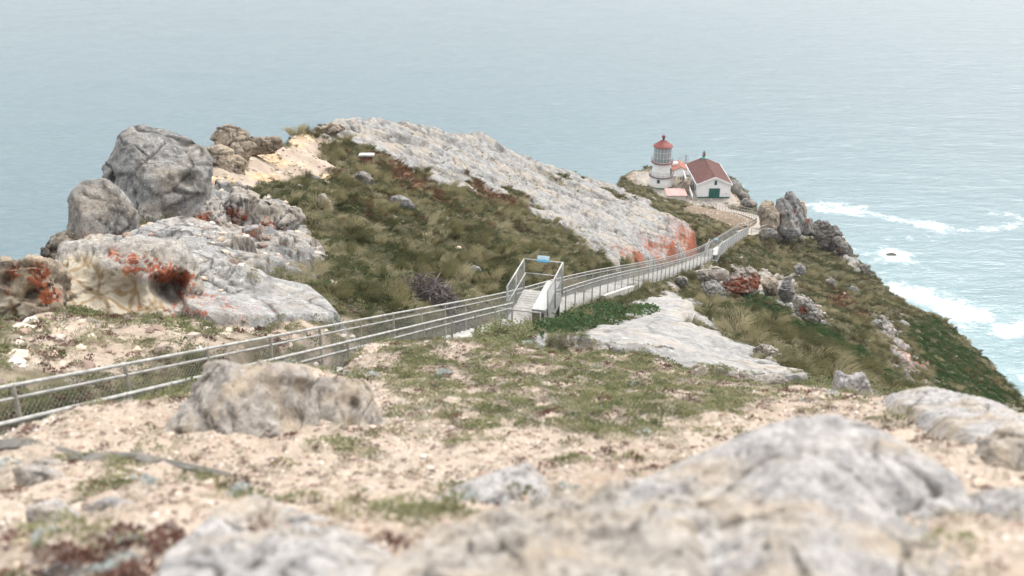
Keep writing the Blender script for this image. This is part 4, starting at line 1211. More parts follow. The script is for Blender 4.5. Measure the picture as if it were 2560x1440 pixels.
def platform(org, t, n, z, label, signlabel, length=2.27, width=1.3, h=1.1, wr=0.0026):
    t = np.array([t[0], t[1], 0.0]); n = np.array([n[0], n[1], 0.0]); up = np.array([0, 0, 1.0])
    O = np.array([org[0], org[1], z])
    def P(a, b, c): return O + t * a + n * b + up * c
    root = thing('viewing_platform', O, label, 'platform', 'viewing platforms on the stairs')
    rz = math.atan2(-t[0], t[1])
    nb = 16
    for k in range(nb):
        a0 = -0.55 + (length + 0.55) * (k + .5) / nb
        c = P(a0, width / 2, -0.025)
        MB().box(c, (width, (length + .55) / nb - 0.012, 0.05), rz).build('deck_board', M['deck'], root)
    MB().box(P((length - .55) / 2, 0.03, -0.14), (0.06, length + .5, 0.18), rz).build('joist', M['deck'], root)
    MB().box(P((length - .55) / 2, width - 0.03, -0.14), (0.06, length + .5, 0.18), rz).build('joist', M['deck'], root)
    for a0 in (0.1, length * .5, length - .1):
        MB().box(P(a0, width - .12, -0.9), (0.13, 0.13, 1.35), rz).build('support_post', M['darkwood'], root)
    # bench along the outer side
    be = thing_part('bench', root)
    MB().box(P(length / 2 - .15, width - 0.26, 0.45), (0.44, length - .05, 0.06), rz).build('bench_seat', M['bench'], be)
    MB().box(P(length / 2 - .15, width - 0.46, 0.21), (0.04, length - .15, 0.42), rz).build('bench_panel', M['bench'], be)
    MB().box(P(-0.2, width - 0.26, 0.21), (0.38, 0.03, 0.40), rz).build('bench_end', M['darkwood'], be)
    # railing
    for (a0, b0) in ((0, 0), (length, 0), (length, width), (0, width), (length / 2, 0), (length / 2, width)):
        MB().bar(P(a0, b0, -0.05), P(a0, b0, h), 0.03, 8).build('post', M['galv'], root, True)
    mb = MB(); bar_rect(mb, [P(0, 0, h), P(length, 0, h), P(length, width, h), P(0, width, h)], 0.027, 8); mb.build('top_rail', M['galv'], root, True)
    mb = MB(); bar_rect(mb, [P(0, 0.05, h * .55), P(length, 0.05, h * .55), P(length, width, h * .55)], 0.022, 8); mb.build('handrail', M['galv'], root, True)
    wire_mesh(P(0, 0, 0), P(length, 0, 0), h, 0.03, 0.085, wr).build('wire_panel', M['wire'], root)
    wire_mesh(P(0, width, -0.3), P(length, width, -0.3), h + .3, 0.0, 0.085, wr).build('wire_panel', M['wire'], root)
    # lower gate panel on the uphill end
    g0, g1 = P(-0.62, -0.12, 0), P(-0.62, width - .1, 0)
    for g in (g0, g1):
        MB().bar(g - up * .3, g + up * .62, 0.026, 8).build('gate_post', M['galv'], root, True)
    MB().bar(g0 + up * .62, g1 + up * .62, 0.024, 8).build('gate_rail', M['galv'], root, True)
    wire_mesh(g0, g1, .60, -0.25, 0.085, wr).build('wire_panel', M['wire'], root)
    # picture panel on the far rail
    s = thing('sign', P(length, width * .5, h), signlabel, 'sign', 'picture panels on the viewing platforms')
    cc = P(length - .02, width * .50, h + .07)
    ta = R(38)
    ux = n; uy = t * math.cos(ta) + up * math.sin(ta); uz = np.cross(ux, uy)
    def S(a0, b0, c0): return cc + ux * a0 + uy * b0 + uz * c0
    w2, h2 = 0.20, 0.12
    pm = MB().hexa([S(-w2, -h2, -.012), S(w2, -h2, -.012), S(w2, h2, -.012), S(-w2, h2, -.012)], [S(-w2, -h2, .012), S(w2, -h2, .012), S(w2, h2, .012), S(-w2, h2, .012)])
    # panel mesh kept in its own axes so that the print follows the board
    lm = MB().box((0, 0, 0), (2 * w2, 2 * h2, .024))
    po = lm.build('panel', M['sign'])
    from mathutils import Matrix
    mt = Matrix((ux.tolist(), uy.tolist(), uz.tolist())).transposed().to_4x4(); mt.translation = Vector(cc.tolist())
    po.parent = s; po.matrix_parent_inverse = s.matrix_basis.inverted(); po.matrix_basis = mt
    for (a0, b0, sx, sy) in ((-.03, .03, .075, .014), (.05, -.03, .10, .018), (-.09, -.06, .05, .01)):
        mk = MB().add([S(a0 - sx / 2, b0, .0135), S(a0, b0 - sy / 2, .0135), S(a0 + sx / 2, b0 + sy * .2, .0135), S(a0, b0 + sy / 2, .0135)], [(0, 1, 2, 3)])
        mk.build('print_mark', M['sign_ink'], s)
    MB().bar(P(length, width * .5, h - .05), cc - uz * .012, 0.018, 6).build('bracket', M['galv'], s)
    return root

def thing_part(name, parent):
    o = bpy.data.objects.new(name, None); COL.objects.link(o); o.parent = parent
    o.matrix_parent_inverse = parent.matrix_basis.inverted(); o.location = parent.location
    return o

platform(PLAT1_A, T1, N1, -13.9, 'nearer fenced viewing platform with bench beside the stairs', 'blue picture panel on the rail of the nearer viewing platform')
t2 = near_rail[9] - near_rail[7]; t2 = t2[:2] / np.linalg.norm(t2[:2]); n2 = np.array([t2[1], -t2[0]])
org2 = pb2[:2] - t2 * 2.27
platform(org2, t2, n2, pb2[2] - 1.1, 'farther fenced viewing platform with white bench lower on the stairs', 'blue picture panel on the rail of the farther viewing platform', wr=0.004)

# retaining wall under the near fence
def retaining_wall():
    uu, vv = proj(NEAR)
    L = resample(NEAR, 0.5); uu, _ = proj(L)
    sel = L[(uu > 1500) & (uu < 1586)] - np.array([0, 0, RAIL_H])
    off = offset_line(sel, 0.16)
    mb = MB()
    for i in range(len(off) - 1):
        a, b = off[i], off[i + 1]
        t = (b - a)[:2]; t /= np.linalg.norm(t); n = np.array([t[1], -t[0], 0])
        zt = max(a[2], b[2]) + 0.02
        mb.hexa([a - n * .12 - (0, 0, 1.2), a + n * .12 - (0, 0, 1.2), b + n * .12 - (0, 0, 1.2), b - n * .12 - (0, 0, 1.2)],
                [a - n * .12 + (0, 0, .1), a + n * .12 + (0, 0, .1), b + n * .12 + (0, 0, .1), b - n * .12 + (0, 0, .1)])
    o = mb.build('retaining_wall', M['concrete'])
    tag(o, 'short concrete retaining wall under the stair fence beyond the nearer platform', 'wall')
retaining_wall()

# ------------------------------------------------------------------ lighthouse
def make_white(name, base=(0.82, 0.81, 0.79), rust=0.5, zlo=-64.5, zhi=-58, boards=0.0, bscale=5.0):
    t = NT(name)
    n = t.noise(2.0, 4, 0.6)
    c = t.mix(t.step(n, 0.35, 0.7), base, tuple(b * 0.90 for b in base))
    st = t.noise(1.0, 4, 0.7, vec=t.mapping((2.6, 2.6, 0.35)))
    sep = t.n('ShaderNodeSeparateXYZ'); t._set(sep.inputs[0], t.pos())
    c = t.mix(t.mul(t.step(st, 0.58, 0.74), rust), c, (0.56, 0.40, 0.22))
    low = t.step(t.add(sep.outputs['Z'], t.mul(n, -1.0)), zlo - 0.6, zlo + 0.5, 1, 0)
    c = t.mix(t.mul(low, rust), c, (0.60, 0.47, 0.26))
    h = t.noise(12, 3)
    if boards:
        w = t.n('ShaderNodeTexWave', wave_type='BANDS', bands_direction='X', wave_profile='SAW')
        t._set(w.inputs['Vector'], t.mapping((1, 1, 0), (0, 0, R(38))))
        w.inputs['Scale'].default_value = bscale
        line = t.step(w.outputs['Fac'], 0.0, 0.14, 1, 0)
        c = t.mix(t.mul(line, boards), c, tuple(b * 0.62 for b in base))
    return t.done(c, 0.6, t.bump(h, 0.1, 0.02), spec=0.3)
M['white'] = make_white('white_iron')
M['white_board'] = make_white('white_boards', (0.86, 0.855, 0.85), 0.10, -63.5, boards=0.18, bscale=2.0)
M['white_old'] = make_white('peeling_white_boards', (0.70, 0.685, 0.66), 0.45, -65.0, boards=0.7, bscale=2.4)
M['white_trim'] = plain('white_trim', (0.80, 0.80, 0.79), 0.5, 0, 0.04)
M['red_roof'] = plain('red_metal_roof', (0.22, 0.052, 0.046), 0.6, 0, 0.14, 2.0, (0.32, 0.14, 0.11), 0.6)
M['red_dark'] = plain('dark_red_iron', (0.20, 0.055, 0.05), 0.55, 0, 0.15, 3)
M['brown_iron'] = plain('rusty_brown_iron', (0.16, 0.115, 0.095), 0.7, 0, 0.2, 4)
M['green'] = plain('dark_green_paint', (0.018, 0.115, 0.095), 0.45, 0, 0.12, 3)
M['teal'] = plain('teal_paint', (0.12, 0.40, 0.38), 0.5, 0, 0.15, 3)
M['greenrail'] = plain('green_rail', (0.05, 0.17, 0.155), 0.5, 0, 0.1, 3)
M['orange_roof'] = plain('orange_red_roof', (0.27, 0.095, 0.06), 0.6, 0, 0.15, 2, (0.36, 0.2, 0.15), 0.5)
M['pink_roof'] = plain('faded_pink_roof', (0.40, 0.245, 0.222), 0.7, 0, 0.08, 2, (0.66, 0.50, 0.46), 0.6)
M['paving'] = plain('worn_paving', (0.31, 0.27, 0.23), 0.85, 0, 0.14, 0.9, (0.28, 0.235, 0.19), 0.6)
M['frame'] = plain('cream_frame', (0.70, 0.67, 0.62), 0.5, 0, 0.05)
M['iron_grey'] = plain('grey_iron', (0.20, 0.205, 0.21), 0.6, 0.3, 0.2, 4)
M['brickm'] = plain('chimney_brick', (0.26, 0.20, 0.165), 0.85, 0, 0.25, 6)
def make_glass(name, col, rough=0.12):
    t = NT(name)
    n = t.noise(1.5, 2)
    return t.done(t.mix(n, col, tuple(c * 1.35 for c in col)), rough, spec=0.6)
M['glass'] = make_glass('lantern_glass', (0.22, 0.25, 0.265), 0.12)
M['darkglass'] = make_glass('window_glass', (0.035, 0.05, 0.07), 0.1)
def make_shingle():
    t = NT('brown_red_shingles')
    n = t.noise(1.2, 4, 0.6); n2 = t.noise(9, 3, 0.7)
    c = t.mix(t.step(n, 0.3, 0.7), (0.088, 0.040, 0.035), (0.125, 0.062, 0.054))
    c = t.mix(t.mul(t.step(n2, 0.5, 0.7), 0.5), c, (0.11, 0.052, 0.047))
    sc = t.noise(1.0, 3, 0.6, vec=t.mapping((2.2, 0.45, 0.6)))
    c = t.mix(t.mul(t.step(sc, 0.70, 0.73), 0.85), c, (0.55, 0.46, 0.43))
    w = t.n('ShaderNodeTexWave', wave_type='BANDS', bands_direction='Z', wave_profile='SAW')
    t._set(w.inputs['Vector'], t.pos()); w.inputs['Scale'].default_value = 4.0
    return t.done(c, 0.85, t.bump(w.outputs['Fac'], 0.5, 0.03), spec=0.15)
M['shingle'] = make_shingle()

def lighthouse():
    C = np.array([30.0, 191.5, -64.5])
    L = thing('lighthouse', C, 'white sixteen-sided iron lighthouse with red lantern roof on the point', 'lighthouse')
    N = 16; rot = R(90) + R(0)
    tw = MB().lathe(C, [(2.50, .22), (2.46, .5), (2.36, 1.2), (2.25, 2.02)], N, rot).build('lower_tower', M['white'], L)
    MB().lathe(C, [(2.58, -.15), (2.58, .12), (2.52, .22)], N, rot).build('base_ring', M['green'], L)
    up = MB().lathe(C, [(2.03, 2.2), (1.98, 2.9), (1.86, 3.9), (1.80, 4.3), (1.80, 4.82)], N, rot).build('upper_tower', M['white'], L)
    def gallery(z, r0, r1, th, mat, railmat, h, nm, posts=16, rails=2):
        g = MB().lathe(C, [(r0, z - th * 2.2), (r1 * .96, z - th), (r1, z - th), (r1, z), (r0, z)], N, rot, False, False).build(nm, mat, L)
        for k in range(posts):
            t = 2 * math.pi * k / posts + rot
            b = C + np.array([math.cos(t) * (r1 - .06), math.sin(t) * (r1 - .06), z])
            MB().bar(b, b + (0, 0, h), .018, 5).build('railing_post', railmat, g)
        for j in range(rails):
            ring = [C + np.array([math.cos(2 * math.pi * k / 32 + rot) * (r1 - .06), math.sin(2 * math.pi * k / 32 + rot) * (r1 - .06), z + h * (j + 1) / rails]) for k in range(33)]
            tube(MB(), np.array(ring), .02, 5).build('railing', railmat, g, True)
        return g
    gallery(2.2, 1.95, 2.52, .09, M['brown_iron'], M['greenrail'], .95, 'lower_gallery')
    gallery(5.02, 1.6, 2.25, .10, M['red_dark'], M['iron_grey'], .85, 'upper_gallery')
    # lantern
    r = 1.72; z0, z1 = 5.06, 8.2; rows = [5.12, 6.0, 7.1, 8.15]
    MB().lathe(C, [(r + .06, 5.03), (r + .06, 5.14)], N, rot).build('lantern_sill', M['frame'], L)
    lan = thing_part('lantern', L)
    for k in range(N):
        t0 = 2 * math.pi * k / N + rot; t1 = 2 * math.pi * (k + 1) / N + rot
        def Q(t, z, rr=r): return C + np.array([math.cos(t) * rr, math.sin(t) * rr, z])
        for j in range(3):
            MB().add([Q(t0, rows[j]), Q(t1, rows[j]), Q(t1, rows[j + 1]), Q(t0, rows[j + 1])], [(0, 1, 2, 3)]).build('pane', M['glass'], lan)
        MB().bar(Q(t0, 5.1, r + .01), Q(t0, 8.18, r + .01), .04, 5).build('mullion', M['frame'], lan)
    for z in rows[1:3]:
        tube(MB(), np.array([C + np.array([math.cos(2 * math.pi * k / N + rot) * (r + .01), math.sin(2 * math.pi * k / N + rot) * (r + .01), z]) for k in range(N + 1)]), .03, 5).build('glazing_bar', M['frame'], lan)
    MB().lathe(C, [(1.0, 5.05), (1.0, 7.6), (.5, 8.1)], 16).build('lens', M['iron_grey'], lan)
    rf = MB().lathe(C, [(1.74, 8.14), (1.98, 8.17), (1.98, 8.28), (1.5, 8.62), (.95, 8.98), (.42, 9.32), (.24, 9.42)], N, rot).build('lantern_roof', M['red_roof'], L)
    for k in range(N):
        t = 2 * math.pi * k / N + rot
        d = np.array([math.cos(t), math.sin(t), 0])
        MB().bar(C + d * 1.98 + (0, 0, 8.29), C + d * .42 + (0, 0, 9.34), .022, 4).build('roof_rib', M['red_roof'], rf)
    MB().lathe(C, [(.25, 9.4), (.22, 9.55), (.2, 9.78), (.3, 9.86), (.36, 10.02), (.36, 10.16), (.26, 10.34), (.12, 10.45), (.05, 10.5)], 16, 0).build('ventilator_ball', M['red_dark'], L, True)
    MB().bar(C + (0, 0, 10.45), C + (0, 0, 11.6), .022, 5, .008).build('lightning_rod', M['iron_grey'], L)
    # windows facing the stairs
    def win(ang, z, w, h, rr, nm='window'):
        d = np.array([math.sin(ang), -math.cos(ang), 0]); s = np.array([math.cos(ang), math.sin(ang), 0])
        c = C + d * rr + (0, 0, z)
        f = MB().hexa([c - s * w / 2 - d * .2 - (0, 0, h / 2), c + s * w / 2 - d * .2 - (0, 0, h / 2), c + s * w / 2 + d * .04 - (0, 0, h / 2), c - s * w / 2 + d * .04 - (0, 0, h / 2)],
                      [c - s * w / 2 - d * .2 + (0, 0, h / 2), c + s * w / 2 - d * .2 + (0, 0, h / 2), c + s * w / 2 + d * .04 + (0, 0, h / 2), c - s * w / 2 + d * .04 + (0, 0, h / 2)]).build(nm, M['iron_grey'], L)
        w *= .8; h *= .82
        q = c + d * .05
        MB().add([q - s * w / 2 - (0, 0, h / 2), q + s * w / 2 - (0, 0, h / 2), q + s * w / 2 + (0, 0, h / 2), q - s * w / 2 + (0, 0, h / 2)], [(0, 1, 2, 3)]).build('pane', M['darkglass'], f)
    win(R(-21), 1.5, .56, .75, 2.33)
    win(R(66), 3.0, .75, 1.7, 1.95, 'door')
    # joint bands of the iron plates
    for k in range(N):
        t = 2 * math.pi * k / N + rot
        d = np.array([math.cos(t), math.sin(t), 0])
        MB().bar(C + d * 2.505 + (0, 0, .24), C + d * 2.255 + (0, 0, 2.0), .012, 4).build('plate_seam', M['white'], L)
lighthouse()

# ------------------------------------------------------------------ fog signal building
def quad(a, b, c, d): return MB().add([a, b, c, d], [(0, 1, 2, 3)])
def signal_house():
    x0, x1, y0, y1, z0 = 35.5, 41.7, 181.0, 193.5, -63.5
    ze, zr, xm = z0 + 2.85, z0 + 4.15, (35.5 + 41.7) / 2
    H = thing('signal_house', (xm, y0, z0), 'white gabled building with brown-red roof and green doors beside the lighthouse', 'building')
    MB().add([(x0, y0, z0 + .22), (x1, y0, z0 + .22), (x1, y0, ze), (xm, y0, zr), (x0, y0, ze), (x0, y1, z0 + .22), (x1, y1, z0 + .22), (x1, y1, ze), (xm, y1, zr), (x0, y1, ze)],
             [(0, 1, 2, 3, 4), (9, 8, 7, 6, 5), (0, 4, 9, 5), (2, 1, 6, 7), (1, 0, 5, 6)]).build('wall', M['white_board'], H)
    MB().box((xm, (y0 + y1) / 2, z0 + .05), (x1 - x0 + .10, y1 - y0 + .10, .36)).build('plinth', M['green'], H)
    for s in (-1, 1):
        xe = x0 - .32 if s < 0 else x1 + .32
        sl = (zr - ze) / (xm - x0)
        za = ze - .32 * sl
        a, b = (xe, y0 - .35), (xe, y1 + .3)
        th = .10
        rp = MB().hexa([(xe, y0 - .35, za + .03), (xm, y0 - .35, zr + .03), (xm, y1 + .3, zr + .03), (xe, y1 + .3, za + .03)],
                  [(xe, y0 - .35, za + th + .03), (xm, y0 - .35, zr + th + .03), (xm, y1 + .3, zr + th + .03), (xe, y1 + .3, za + th + .03)]).build('roof_slope', M['shingle'], H)
        for yy in (y0 - .38, y1 + .33):
            MB().hexa([(xe, yy - .03, za - .14), (xm, yy - .03, zr - .14), (xm, yy + .03, zr - .14), (xe, yy + .03, za - .14)],
                  [(xe, yy - .03, za + th + .06), (xm, yy - .03, zr + th + .06), (xm, yy + .03, zr + th + .06), (xe, yy + .03, za + th + .06)]).build('barge_board', M['white_trim'], H)
        MB().box((xe + (-.04 if s < 0 else .04), (y0 + y1) / 2, za + .04), (.07, y1 - y0 + .6, .14)).build('gutter', M['white_trim'], H)
    MB().bar((xm, y0 - .3, zr + .13), (xm, y1 + .2, zr + .13), .05, 6).build('ridge_cap', M['shingle'], H)
    for xx in (x0, x1):
        MB().box((xx, y0, z0 + 1.5), (.14, .14, 2.66)).build('corner_board', M['white_trim'], H)
    # doors
    dx = 38.72
    d = MB().box((dx, y0 - .03, z0 + .98), (2.06, .12, 1.92)).build('door_frame', M['green'], H)
    for s in (-1, 1):
        lf = MB().box((dx + s * .47, y0 - .10, z0 + .95), (.90, .06, 1.74)).build('door_leaf', M['green'], H)
        for zz in (.35, 1.0, 1.62):
            MB().box((dx + s * .47, y0 - .14, z0 + zz), (.84, .025, .10)).build('door_rail', M['green'], lf)
        MB().box((dx + s * .08, y0 - .15, z0 + .95), (.04, .04, .22)).build('handle', M['iron_grey'], lf)
    w = MB().box((38.85, y0 - .02, z0 + 3.05), (.48, .10, .86)).build('gable_window', M['green'], H)
    quad((38.70, y0 - .08, z0 + 2.72), (39.0, y0 - .08, z0 + 2.72), (39.0, y0 - .08, z0 + 3.38), (38.70, y0 - .08, z0 + 3.38)).build('pane', M['darkglass'], w)
    for yy, ww, hh in ((182.9, .85, 1.55), (185.0, .85, 1.45), (186.9, .5, 1.0), (189.6, .95, 1.7)):
        f = MB().box((x0, yy, z0 + 1.55), (.12, ww, hh)).build('window', M['white_trim'], H)
        quad((x0 - .075, yy + ww * .4, z0 + 1.55 - hh * .44), (x0 - .075, yy - ww * .4, z0 + 1.55 - hh * .44), (x0 - .075, yy - ww * .4, z0 + 1.55 + hh * .44), (x0 - .075, yy + ww * .4, z0 + 1.55 + hh * .44)).build('pane', M['darkglass'], f)
        MB().box((x0 - .08, yy, z0 + 1.55), (.03, ww * .8, .05)).build('glazing_bar', M['green'], f)
    # chimney on the seaward end of the ridge
    ch = MB().box((xm - .02, y1 - .35, zr + .62), (.52, .52, 1.2)).build('chimney', M['brickm'], H)
    MB().box((xm - .02, y1 - .35, zr + 1.26), (.64, .64, .12)).build('chimney_cap', M['iron_grey'], ch)
    MB().bar((xm - .02, y1 - .35, zr + 1.3), (xm - .02, y1 - .35, zr + 1.62), .13, 8).build('chimney_pot', M['iron_grey'], ch)
    MB().box((xm - .02, y1 - .55, zr + .12), (1.0, 1.0, .26)).build('flashing', M['teal'], H)
    MB().box((41.0, y0 - .06, z0 + .9), (.12, .06, .16)).build('meter_box', M['brown_iron'], H)
signal_house()

def shed():
    x0, x1, y0, y1, z0 = 29.9, 33.25, 180.6, 183.8, -65.0
    S = thing('storage_shed', ((x0 + x1) / 2, y0, z0), 'small weathered white shed with faded pink roof in front of the lighthouse', 'shed')
    MB().box(((x0 + x1) / 2, (y0 + y1) / 2, z0 + 1.15), (x1 - x0, y1 - y0, 1.9)).build('wall', M['white_old'], S)
    MB().box(((x0 + x1) / 2, (y0 + y1) / 2, z0 - .1), (x1 - x0 - .1, y1 - y0 - .1, .66)).build('plinth', M['green'], S)
    nb = 14
    for k in range(nb):
        MB().box((x0 + (x1 - x0) * (k + .5) / nb, y0 - .012, z0 + 1.12), ((x1 - x0) / nb - .03, .035, 1.8)).build('plank', M['white_old'], S)
    MB().hexa([(x0 - .3, y0 - .3, z0 + 2.10), (x1 + .3, y0 - .3, z0 + 2.10), (x1 + .3, y1 + .2, z0 + 2.34), (x0 - .3, y1 + .2, z0 + 2.34)],
              [(x0 - .3, y0 - .3, z0 + 2.20), (x1 + .3, y0 - .3, z0 + 2.20), (x1 + .3, y1 + .2, z0 + 2.44), (x0 - .3, y1 + .2, z0 + 2.44)]).build('roof', M['pink_roof'], S)
    MB().box((x1 - .35, y0 - .04, z0 + .5), (.22, .05, .32)).build('vent', M['brown_iron'], S)
shed()

def engine_house():
    x0, x1, y0, y1, z0 = 32.9, 36.4, 196.2, 200.6, -65.4
    ze, zr, xm = -63.0, -62.15, 34.8
    S = thing('engine_house', (xm, y0, z0), 'small building with orange-red roof and white hatch tucked behind the lighthouse', 'building')
    MB().add([(x0, y0, z0), (x1, y0, z0), (x1, y0, ze), (xm, y0, zr), (x0, y0, ze), (x0, y1, z0), (x1, y1, z0), (x1, y1, ze), (xm, y1, zr), (x0, y1, ze)],
             [(0, 1, 2, 3, 4), (9, 8, 7, 6, 5), (0, 4, 9, 5), (2, 1, 6, 7), (1, 0, 5, 6)]).build('wall', M['white_board'], S)
    for xe in (x0 - .25, x1 + .25):
        MB().hexa([(xe, y0 - .3, ze - .08), (xm, y0 - .3, zr + .02), (xm, y1 + .2, zr + .02), (xe, y1 + .2, ze - .08)],
                  [(xe, y0 - .3, ze + .02), (xm, y0 - .3, zr + .12), (xm, y1 + .2, zr + .12), (xe, y1 + .2, ze + .02)]).build('roof_slope', M['orange_roof'], S)
    MB().box((33.9, 199.0, -62.25), (1.1, 1.0, .5)).build('hatch', M['white_trim'], S)
engine_house()

def steel_deck():
    C = np.array([36.4, 203.2, -63.0])
    S = thing('steel_deck', C - (0, 0, 2.2), 'round grey steel deck with railing behind the orange-red roof', 'deck')
    MB().lathe(C, [(1.1, -.35), (1.2, -.1), (1.2, 0)], 12).build('deck_plate', M['iron_grey'], S)
    for k in range(8):
        t = 2 * math.pi * k / 8
        b = C + np.array([math.cos(t) * 1.12, math.sin(t) * 1.12, 0])
        MB().bar(b, b + (0, 0, .95), .02, 5).build('railing_post', M['iron_grey'], S)
    for z in (.5, .95):
        tube(MB(), np.array([C + np.array([math.cos(2 * math.pi * k / 24) * 1.12, math.sin(2 * math.pi * k / 24) * 1.12, z]) for k in range(25)]), .02, 5).build('railing', M['iron_grey'], S)
    for t in (0.6, 2.2, 3.8, 5.4):
        MB().bar(C + np.array([math.cos(t) * .8, math.sin(t) * .8, -2.4]), C + np.array([math.cos(t) * .8, math.sin(t) * .8, -.2]), .05, 6).build('support_leg', M['iron_grey'], S)
    MB().bar(C + (.45, .2, 0), C + (.45, .2, 1.05), .10, 8, .07).build('signal_horn', M['iron_grey'], S)
    MB().lathe(C + np.array([.45, .2, 1.0]), [(.12, 0), (.14, .1), (.1, .22)], 8).build('horn_cap', M['iron_grey'], S)
steel_deck()

# paving of the two terraces and the path
def slab_from(poly, z, th, name, label):
    n = len(poly)
    mb = MB().add([(x, y, z - th) for x, y in poly] + [(x, y, z) for x, y in poly],
                  [tuple(range(n - 1, -1, -1)), tuple(range(n, 2 * n))] + [(k, (k + 1) % n, n + (k + 1) % n, n + k) for k in range(n)])
    o = mb.build(name, M['paving'])
    tag(o, kind='structure')
    return o
slab_from(REG['terrace_tower'], -64.5, .5, 'terrace_paving', '')
slab_from([(33.6, 176.6), (38.5, 175.9), (42.6, 177.6), (42.9, 181.6), (42.4, 194.8), (34.7, 194.8), (34.3, 186)], -63.52, .5, 'terrace_paving', '')
def ribbon(L, w, name):
    L = resample(smooth_line(L), 1.0)
    a = offset_line(L, w / 2); b = offset_line(L, -w / 2)
    mb = MB()
    n = len(L)
    mb.add(list(a) + list(b) + list(a - (0, 0, .4)) + list(b - (0, 0, .4)),
           [f for k in range(n - 1) for f in ((k, k + 1, n + k + 1, n + k), (2 * n + k + 1, 2 * n + k, k, k + 1)[::-1], (n + k, n + k + 1, 3 * n + k + 1, 3 * n + k)[::-1])])
    o = mb.build(name, M['paving'])
    return tag(o, kind='structure')
ribbon(path_line, 2.3, 'path')
PL = resample(smooth_line(path_line), 2.0)
fence('handrail_fence', 'low pipe fence on the seaward side of the lower path', offset_line(PL, 1.15) + (0, 0, .9), 2.2, .42, wr=.004, h=.9, r=.03, mesh=False)
fence('handrail_fence', 'pipe fence on the inland side of the lower path above the brown gully', offset_line(PL, -1.15) + (0, 0, .9), 2.2, .42, wr=.004, h=.9, r=.03, mesh=False)
fence('terrace_fence', 'thin wire fence along the front of the terrace before the green doors', np.array([(33.9, 177.0, -62.55), (36.0, 176.3, -62.55), (38.2, 176.2, -62.55)]), 1.4, .45, h=.95, r=.018, mesh=True, pitch=.3, wr=.004)
fence('terrace_fence', 'curved thin fence round the seaward side of the lighthouse terrace', smooth_line(np.array([(28.6, 199.4, -63.55), (25.4, 196, -63.55), (25.5, 193, -63.55), (26.3, 189.2, -63.55), (27.7, 187.3, -63.55), (29.8, 184.6, -63.55)])), 1.2, .45, h=.95, r=.018, mesh=True, pitch=.3, wr=.004)
# white bridge from the tower gallery and the ramp down beside the house
def bridge():
    S = thing('gallery_bridge', (33.4, 190.9, -62.3), 'white slatted bridge rail between lighthouse gallery and ramp', 'bridge')
    MB().box((33.5, 191.0, -62.33), (2.4, 1.2, .08)).build('bridge_deck', M['deck'], S)
    for k in range(5):
        MB().box((33.5, 190.4, -62.18 + k * .21), (2.4, .05, .13)).build('slat', M['white_trim'], S)
    for x in (32.4, 33.5, 34.6):
        MB().box((x, 190.45, -62.7), (.09, .09, 2.1)).build('post', M['white_trim'], S)
    for x in (32.7, 34.3):
        MB().box((x, 191.3, -63.4), (.16, .16, 2.1)).build('pier', M['white_old'], S)
    Rm = thing('ramp', (34.9, 179.6, -63.5), 'narrow ramp with white beam railing along the left wall of the red-roofed building', 'ramp')
    ya, yb, za, zb = 179.8, 191.6, -63.46, -62.3
    MB().hexa([(34.4, ya, za - .5), (35.44, ya, za - .5), (35.44, yb, zb - 1.6), (34.4, yb, zb - 1.6)], [(34.4, ya, za), (35.44, ya, za), (35.44, yb, zb), (34.4, yb, zb)]).build('ramp_floor', M['paving'], Rm)
    for dz in (.42, .85):
        MB().hexa([(34.34, ya, za + dz - .07), (34.46, ya, za + dz - .07), (34.46, yb, zb + dz - .07), (34.34, yb, zb + dz - .07)], [(34.34, ya, za + dz + .07), (34.46, ya, za + dz + .07), (34.46, yb, zb + dz + .07), (34.34, yb, zb + dz + .07)]).build('rail', M['white_trim'], Rm)
    for k in range(8):
        f = k / 7
        MB().box((34.40, ya + (yb - ya) * f, za + (zb - za) * f + .4), (.10, .10, 1.0)).build('post', M['white_trim'], Rm)
bridge()
for pl, d, sd_, lb in [
    ([(1700,470),(1712,448),(1722,445),(1735,470),(1740,488),(1715,492)], 194, 161, 'tan rock bank under the ramp between lighthouse and house'),
    ([(1565,470),(1572,452),(1590,446),(1596,460),(1588,475)], 203, 162, 'brown rock at the seaward edge left of the lighthouse terrace'),
    ([(1822,470),(1832,448),(1846,462),(1862,485),(1872,500),(1850,505),(1828,495)], 196, 163, 'dark crag behind the right corner of the house'),
    ([(1850,510),(1862,495),(1880,500),(1895,512),(1880,518)], 186, 164, 'pale low rock beside the path right of the house')]:
    rock('rock', lb, pl, d, 1.6, 'rock_tan' if sd_ in (161, 162) else 'rock_dark', seed=sd_, amp=.16, cuts=7)

# ------------------------------------------------------------------ small built things
def brick_block():
    g = ground_at(918, 412, 40)
    z = ground_z(g[0], g[1])
    S = thing('brick_block', (g[0], g[1], z), 'small brick block with pale concrete cap in the grass under the slab', 'brick block')
    bw, bh = .21, .075
    me = bpy.data.meshes.new('brick'); mb = MB().box((0, 0, 0), (bw - .012, .36, bh - .012)); me.from_pydata(mb.v, [], mb.f); me.materials.append(M['brickred']); me.update()
    for j in range(7):
        for i in range(4):
            o = link('brick', me, S)
            o.location = (g[0] - .36 + i * bw + (.05 if j % 2 else 0), g[1] - .02 * (j % 2), z + .0 + j * bh)
    MB().box((g[0], g[1] + .05, z + .22), (.78, .30, .56)).build('core', M['brickm'], S)
    MB().box((g[0], g[1], z + .56), (.95, .55, .10)).build('cap', M['concrete'], S)
M['brickred'] = plain('red_brick', (0.24, 0.11, 0.085), 0.85, 0, 0.25, 6)
brick_block()

